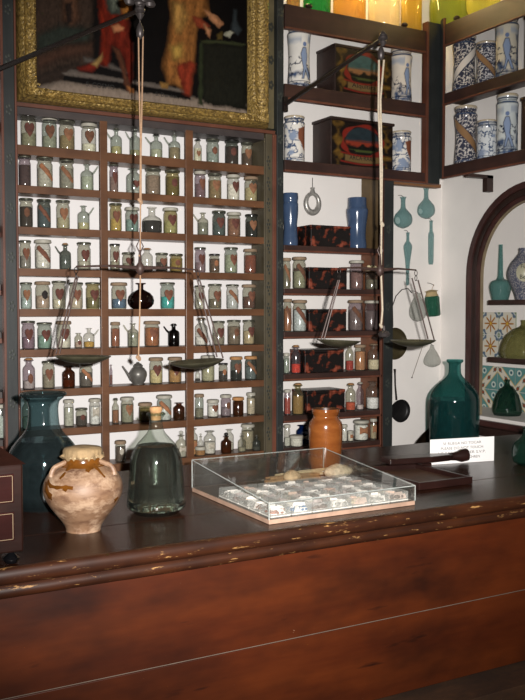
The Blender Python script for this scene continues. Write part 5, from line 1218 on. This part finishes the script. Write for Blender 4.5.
tag(m.build('foil_sheet', plain('crumpled_foil', '#b8b8b8', .25, .8, .1), None, loc=(p[0], min(p[1], Y1 - .03), cz0), smooth=False), 'crumpled silvery foil at the back of the display case', 'foil', 'loose specimens in the display case')

# ---- wooden cutter: tray with a hinged blade board
M_mah = wood('dark_mahogany', '#241412', '#331d18', .3, (6, 25, 25)); M_mah2 = wood('tray_bottom_wood', '#4a3022', '#5a3c2a', .5, (6, 25, 25))
fl_ = locate(420, 491, Z=ZC); frn = locate(473, 484, Z=ZC); bk = locate(455, 463, Z=ZC)
ctr = thing('wooden_tray', 'dark wooden framed tray lying on the counter below the notice', 'tray', ((fl_[0] + frn[0]) / 2, (fl_[1] + bk[1]) / 2, ZC))
w2 = (frn[0] - fl_[0]) / 2; d2 = (bk[1] - fl_[1]) / 2 * .97; h2 = .022
box_part('tray_bottom', M_mah2, ctr, -w2 + .012, w2 - .012, -d2 + .012, d2 - .012, .0005, .008, 0)
for a in ((-w2, w2, -d2, -d2 + .013), (-w2, w2, d2 - .013, d2), (-w2, -w2 + .013, -d2 + .013, d2 - .013), (w2 - .013, w2, -d2 + .013, d2 - .013)):
    box_part('rim', M_mah, ctr, a[0], a[1], a[2], a[3], .0003, h2, .002)
hb0 = locate(385, 459, Z=ZC + .04); hb1 = locate(452, 455, Z=ZC + .04); hb2 = locate(470, 453, Z=ZC + .045)
dirv = np.array(hb1) - np.array(hb0); L = float(np.hypot(dirv[0], dirv[1])); rz = math.atan2(dirv[1], dirv[0])
pb = thing('wooden_paddle', 'dark wooden paddle board with rounded handle lying across the tray back', 'paddle', (hb0[0], hb0[1], ZC + .0225), rz)
MB().prism([(-.0, -.035), (L * .62, -.036), (L * .92, -.022), (L, -.012), (L, .012), (L * .92, .022), (L * .62, .036), (0, .035)], lambda a, b, t_: (a, b, t_), .003, .022).build('board', M_mah, pb, bevel=.004, smooth=False)
L3 = float(np.hypot(hb2[0] - hb1[0], hb2[1] - hb1[1]))
MB().tube([(L - .01, 0, .013), (L + L3 * .25, 0, .013), (L + L3 * .55, 0, .014), (L + L3 * .9, 0, .016), (L + L3, 0, .016)], [.012, .014, .021, .020, .009], 16).build('handle', M_mah, pb)
bb = locate(396, 470, Z=ZC)
ft = box_part('long_wooden_block', M_mah, None, -.10, .13, -.04, .04, .0003, .022, .003); ft.location = (hb0[0] + .03, hb0[1] + .012, ZC); ft.rotation_euler = (0, 0, rz)
tag(ft, 'low dark wooden block under the paddle board', 'block')
# notice
s0 = locate(431, 465, Z=ZC); s1 = locate(493, 461, Z=ZC); mid = ((s0[0] + s1[0]) / 2, (s0[1] + s1[1]) / 2, ZC); rz = math.atan2(s1[1] - s0[1], s1[0] - s0[0]); Wn = math.hypot(s1[0] - s0[0], s1[1] - s0[1]) * 1.03
Hn = zat(430, 441, Y=mid[1]) - ZC
sn = thing('notice_card', 'white folded notice card with small lettering in front of the tall bottle', 'sign', mid, rz)
b = box_part('card', plain('white_card', '#f4f2f0', .6, var=.01, bump=0), sn, -Wn / 2, Wn / 2, 0, .0015, .0005, Hn, 0)
box_part('card_stay', plain('white_card', '#d6d2d0', .6), sn, -Wn / 2, Wn / 2, .0015, .04, .0005, .002, 0)
M_gt = plain('grey_print', '#6a6462', .8, var=0, bump=0)
for k, s_ in enumerate(('SE RUEGA NO TOCAR', 'PLEASE DO NOT TOUCH', 'NE PAS TOUCHER S.V.P.', 'BITTE NICHT BERÜHREN')):
    text_mesh(s_, Hn * .15, 'printed_line', M_gt, sn, (-.002, -.0006, Hn * (.80 - .19 * k)), width=Wn * (.60, .66, .74, .56)[k], extrude=.0001)

# ---- small drawer cabinet at the left end
fr0 = locate(23.5, 548, Z=ZC + .03); topz = zat(21, 464, Y=1.80) - ZC
Xr = locate(23.5, 520, Y=1.80)[0]; sb = thing('drawer_box', 'small dark mahogany drawer box with pale inlay on black ball feet', 'drawer box', (Xr - .14, 1.90, ZC))
zf0 = zat(12, 553, Y=1.80) - ZC
M_mh = wood('mahogany_veneer', '#1f0f0b', '#2c1610', .28, (6, 25, 25)); M_mhd = wood('mahogany_drawer', '#2a1210', '#371815', .22, (6, 25, 25))
box_part('carcass', M_mh, sb, -.14, .14, -.10, .12, zf0, topz, .004)
MB().add([(-.145, -.105, topz), (.145, -.105, topz), (.145, .125, topz), (-.145, .125, topz), (-.10, -.05, topz + .035), (.10, -.05, topz + .035), (.10, .08, topz + .035), (-.10, .08, topz + .035)],
         [(0, 3, 2, 1), (4, 5, 6, 7), (0, 1, 5, 4), (1, 2, 6, 5), (2, 3, 7, 6), (3, 0, 4, 7)]).build('sloped_top', M_mh, sb, smooth=False)
xd = locate(13.5, 500, Y=1.80)[0] - (Xr - .14); M_inl = plain('pale_inlay', '#8a765a', .5)
for (ya, yb2) in ((474, 503), (512, 541)):
    za = zat(10, ya, Y=1.795) - ZC; zb2 = zat(10, yb2, Y=1.795) - ZC
    dr = box_part('drawer', M_mhd, sb, -.125, xd, -.106, -.099, zb2, za, .001)
    mm = MB(); q = .0009
    mm.box(-.122, xd - .003, -.1072, -.106, za - .003 - q, za - .003).box(-.122, xd - .003, -.1072, -.106, zb2 + .003, zb2 + .003 + q).box(xd - .003 - q, xd - .003, -.1072, -.106, zb2 + .003, za - .003).box(-.122, -.122 + q, -.1072, -.106, zb2 + .003, za - .003)
    mm.build('inlay_line', M_inl, dr, smooth=False)
    mm = MB(); mm.ball((-.02, -.112, (za + zb2) / 2), .006, 10); mm.build('knob', plain('bone_knob', '#8a7a60', .4), dr)
M_blk = plain('black_lacquer', '#0b0b0d', .12, var=0, bump=0)
xf = locate(11.5, 560, Y=1.815)[0] - (Xr - .14)
for fx in (xf, -.12):
    for fy in (-.085, .1):
        MB().lathe([(.004, 0), (.012, .002), (.017, .009), (.017, .013), (.008, .020), (.005, .024), (.008, zf0)], 24).build('ball_foot', M_blk, sb, loc=(fx, fy, 0))

# ================================================================== BALANCE SCALES
M_rope = plain('jute_cord', '#96785e', .9, var=.2, scale=200, bump=.4); M_rope2 = plain('pale_cord_twist', '#ada08c', .9, var=.2, scale=200, bump=.4)
M_pan = plain('tarnished_bronze', '#4d4a3a', .35, .35, .3, 30)
M_pull = plain('grey_iron_pulley', '#484241', .4, .5)
def rel(pts, o): return [tuple(np.array(p) - np.array(o)) for p in pts]
def scale_rig(base_px, tip_px, cfg, labels):
    base = locate(base_px[0], base_px[1], Y=YF - .035); tip = locate(tip_px[0], tip_px[1], Z=base[2])
    Yr = tip[1]; L = lambda x, y, Y=Yr: locate(x, y, Y=Y)
    a = thing('bracket_arm', labels[0], 'bracket', base); v = np.array(tip) - np.array(base); nrm = v / np.linalg.norm(v)
    MB().tube([(0, 0, 0), tuple(v * .5), tuple(v * 1.0)], [.009, .0075, .006], 6).build('bar', plain('dark_arm', '#221814', .5, .2), a)
    m = MB(); m.ball(tuple(v), .012, 10, (1.3, 1.3, .8)); m.lathe([(.004, -.025), (.012, -.012), (.006, 0), (.012, .01), (.003, .022)], 10, tuple(v))
    m.build('finial', M_pull, a)
    MB().box(-.01, .01, 0, .012, -.03, .03).build('wall_plate', M_iron, a, smooth=False)
    if cfg.get('orn'):
        m = MB()
        for dx, dz in ((-.03, .018), (-.015, .03), (.01, .03), (.03, .022), (0, .018)): m.ball((v[0] + dx, v[1], v[2] + dz), .014, 8, (1.2, .8, .8))
        m.build('scrollwork', M_pull, a)
    # the rope and pulley
    pu = L(*cfg['pulley']); s = thing('scale_cord', labels[1], 'cord', pu)
    m = MB(); m.lathe([(.002, -.022), (.009, -.015), (.011, 0), (.008, .012), (.003, .022)], 12); m.tube([(0, 0, .02), tuple(np.array(tip) - np.array(pu))], .0025, 6); m.build('pulley', M_pull, s)
    m = MB()
    for pl in cfg['cords']: m.tube(rel([L(*p) for p in pl], pu), cfg.get('cr', .0016) * 1.25, 6)
    m.build('cord', cfg['mat'], s)
    m = MB()
    for (x, y, r) in cfg['knots']:
        c0 = rel([L(x, y)], pu)[0]
        for k in range(5): m.ball((c0[0] + .5 * r * sin(k * 2.1), c0[1] + .4 * r * cos(k * 1.3), c0[2] + .5 * r * cos(k * 2.7)), r * .7, 8)
    m.build('knot', cfg['mat'], s)
    # the balance
    c = L(*cfg['pivot']); b = thing('balance_scale', labels[2], 'scale', c)
    e0, e1 = [rel([L(*p)], c)[0] for p in cfg['ends']]
    cc = (0, 0, 0)
    MB().tube([e0, tuple(.5 * np.array(e0) + np.array((0, 0, .004))), cc, tuple(.5 * np.array(e1) + np.array((0, 0, .004))), e1], [.0022, .0032, .0065, .0032, .0022], 8).build('beam', M_brown_iron, b)
    m = MB(); m.lathe([(.003, -.02), (.012, -.008), (.013, .004), (.005, .016), (.003, .05)], 12); m.tube([(0, 0, .04), (.01, 0, .06), (0, 0, .08), (-.01, 0, .06), (0, 0, .04)], .0018, 6)
    m.tube([(0, 0, .08), (0, 0, .11)], .0015, 6); m.build('pivot', M_brown_iron, b)
    for (en, (px, py, hwp, tiltp), rods) in zip((e0, e1), cfg['pans'], cfg['rods']):
        pc = rel([L(px, py)], c)[0]; R_ = hwp / FPX * depth(L(px, py))
        m = MB(); 
        for k in range(2):
            ang = np.linspace(0, 2 * pi, 15); cc2 = np.array(en) + np.array((0, 0, -.010 - .016 * k)); m.tube([tuple(cc2 + np.array((.0055 * sin(t_) * (1 - k), .0055 * sin(t_) * k, .008 * cos(t_)))) for t_ in ang], .0012, 5)
        m.build('hook_ring', M_iron, b)
        pn = MB().lathe([(.0005, -.019), (R_ * .3, -.018), (R_ * .65, -.012), (R_ * .9, -.004), (R_, .001), (R_ * 1.01, .003), (R_ * .97, .0025), (R_ * .86, -.002), (R_ * .6, -.009), (R_ * .3, -.0145), (.0005, -.0155)], 48).build('pan', M_pan, b, loc=pc, rot=(0, radians(tiltp), 0))
        m = MB()
        for (hx_, hy_, tx, ty, dY) in rods: m.tube(rel([L(hx_, hy_), L(tx, ty, Yr + dY)], c), .0022, 6)  # pairs: one real hanger rod, one added bar standing in for its shadow
        m.build('hanger_rods_and_shadow', M_brown_iron, b)
    return b
scale_rig((-3, 70), (140, 10), dict(pulley=(140, 31), orn=True, mat=M_rope, cr=.0017,
    cords=[[(138.5, 36), (139, 80), (140.5, 140), (140, 200)], [(143, 36), (142.2, 90), (141, 150), (141, 205)], [(140.3, 285), (139.6, 320), (138.5, 357)], [(140.5, 200), (140.2, 240), (140.3, 285)]],
    knots=[(140, 201, .008), (139.5, 256, .004), (138.3, 358, .008)], pivot=(140, 268), ends=[(76, 266.5), (198, 270)],
    pans=[(83, 357, 27.5, 1), (197, 362, 27, -4)], rods=[[(76, 276, 56, 354, 0), (78, 276, 59.5, 354, .012)], [(197, 279, 217, 357, .0), (199, 278, 223, 358, .01)]]),
    ('long dark iron arm reaching out in front of the painting', 'doubled tan cord hanging down in front of the middle bay', 'large balance scale hanging in front of the jar cabinet, two bronze pans'))
scale_rig((286, 104), (383, 38), dict(pulley=(381, 53), mat=M_rope2, cr=.0026,
    cords=[[(379, 60), (378.5, 110), (380.5, 160), (381, 225)], [(384, 60), (380.5, 100), (382, 170), (381.5, 225)], [(381.5, 225), (381, 270), (382.5, 310), (381, 327)]],
    knots=[(382, 224, .008), (381, 326, .007)], pivot=(380, 270), ends=[(339, 268), (416, 270)],
    pans=[(339, 341, 21.5, 3), (413, 341, 22.5, 0)], rods=[[(338, 280, 321, 340, 0), (339.5, 280, 324, 340, .01)], [(412, 278, 428, 339, 0), (418, 280, 434.5, 341, .01)]]),
    ('shorter dark iron arm slanting across the landscape chest', 'pale doubled cord hanging in front of the speckled-box shelves', 'smaller balance scale hanging in front of the speckled-box shelves'))
p = locate(384, 334, Y=2.266); o = thing('brass_weight', 'small grey metal weight hanging at the lower end of the pale cord', 'weight', p)
MB().lathe([(.004, -.012), (.016, -.008), (.020, 0), (.014, .008), (.005, .012), (.003, .026)], 20).build('body', M_pull, o)
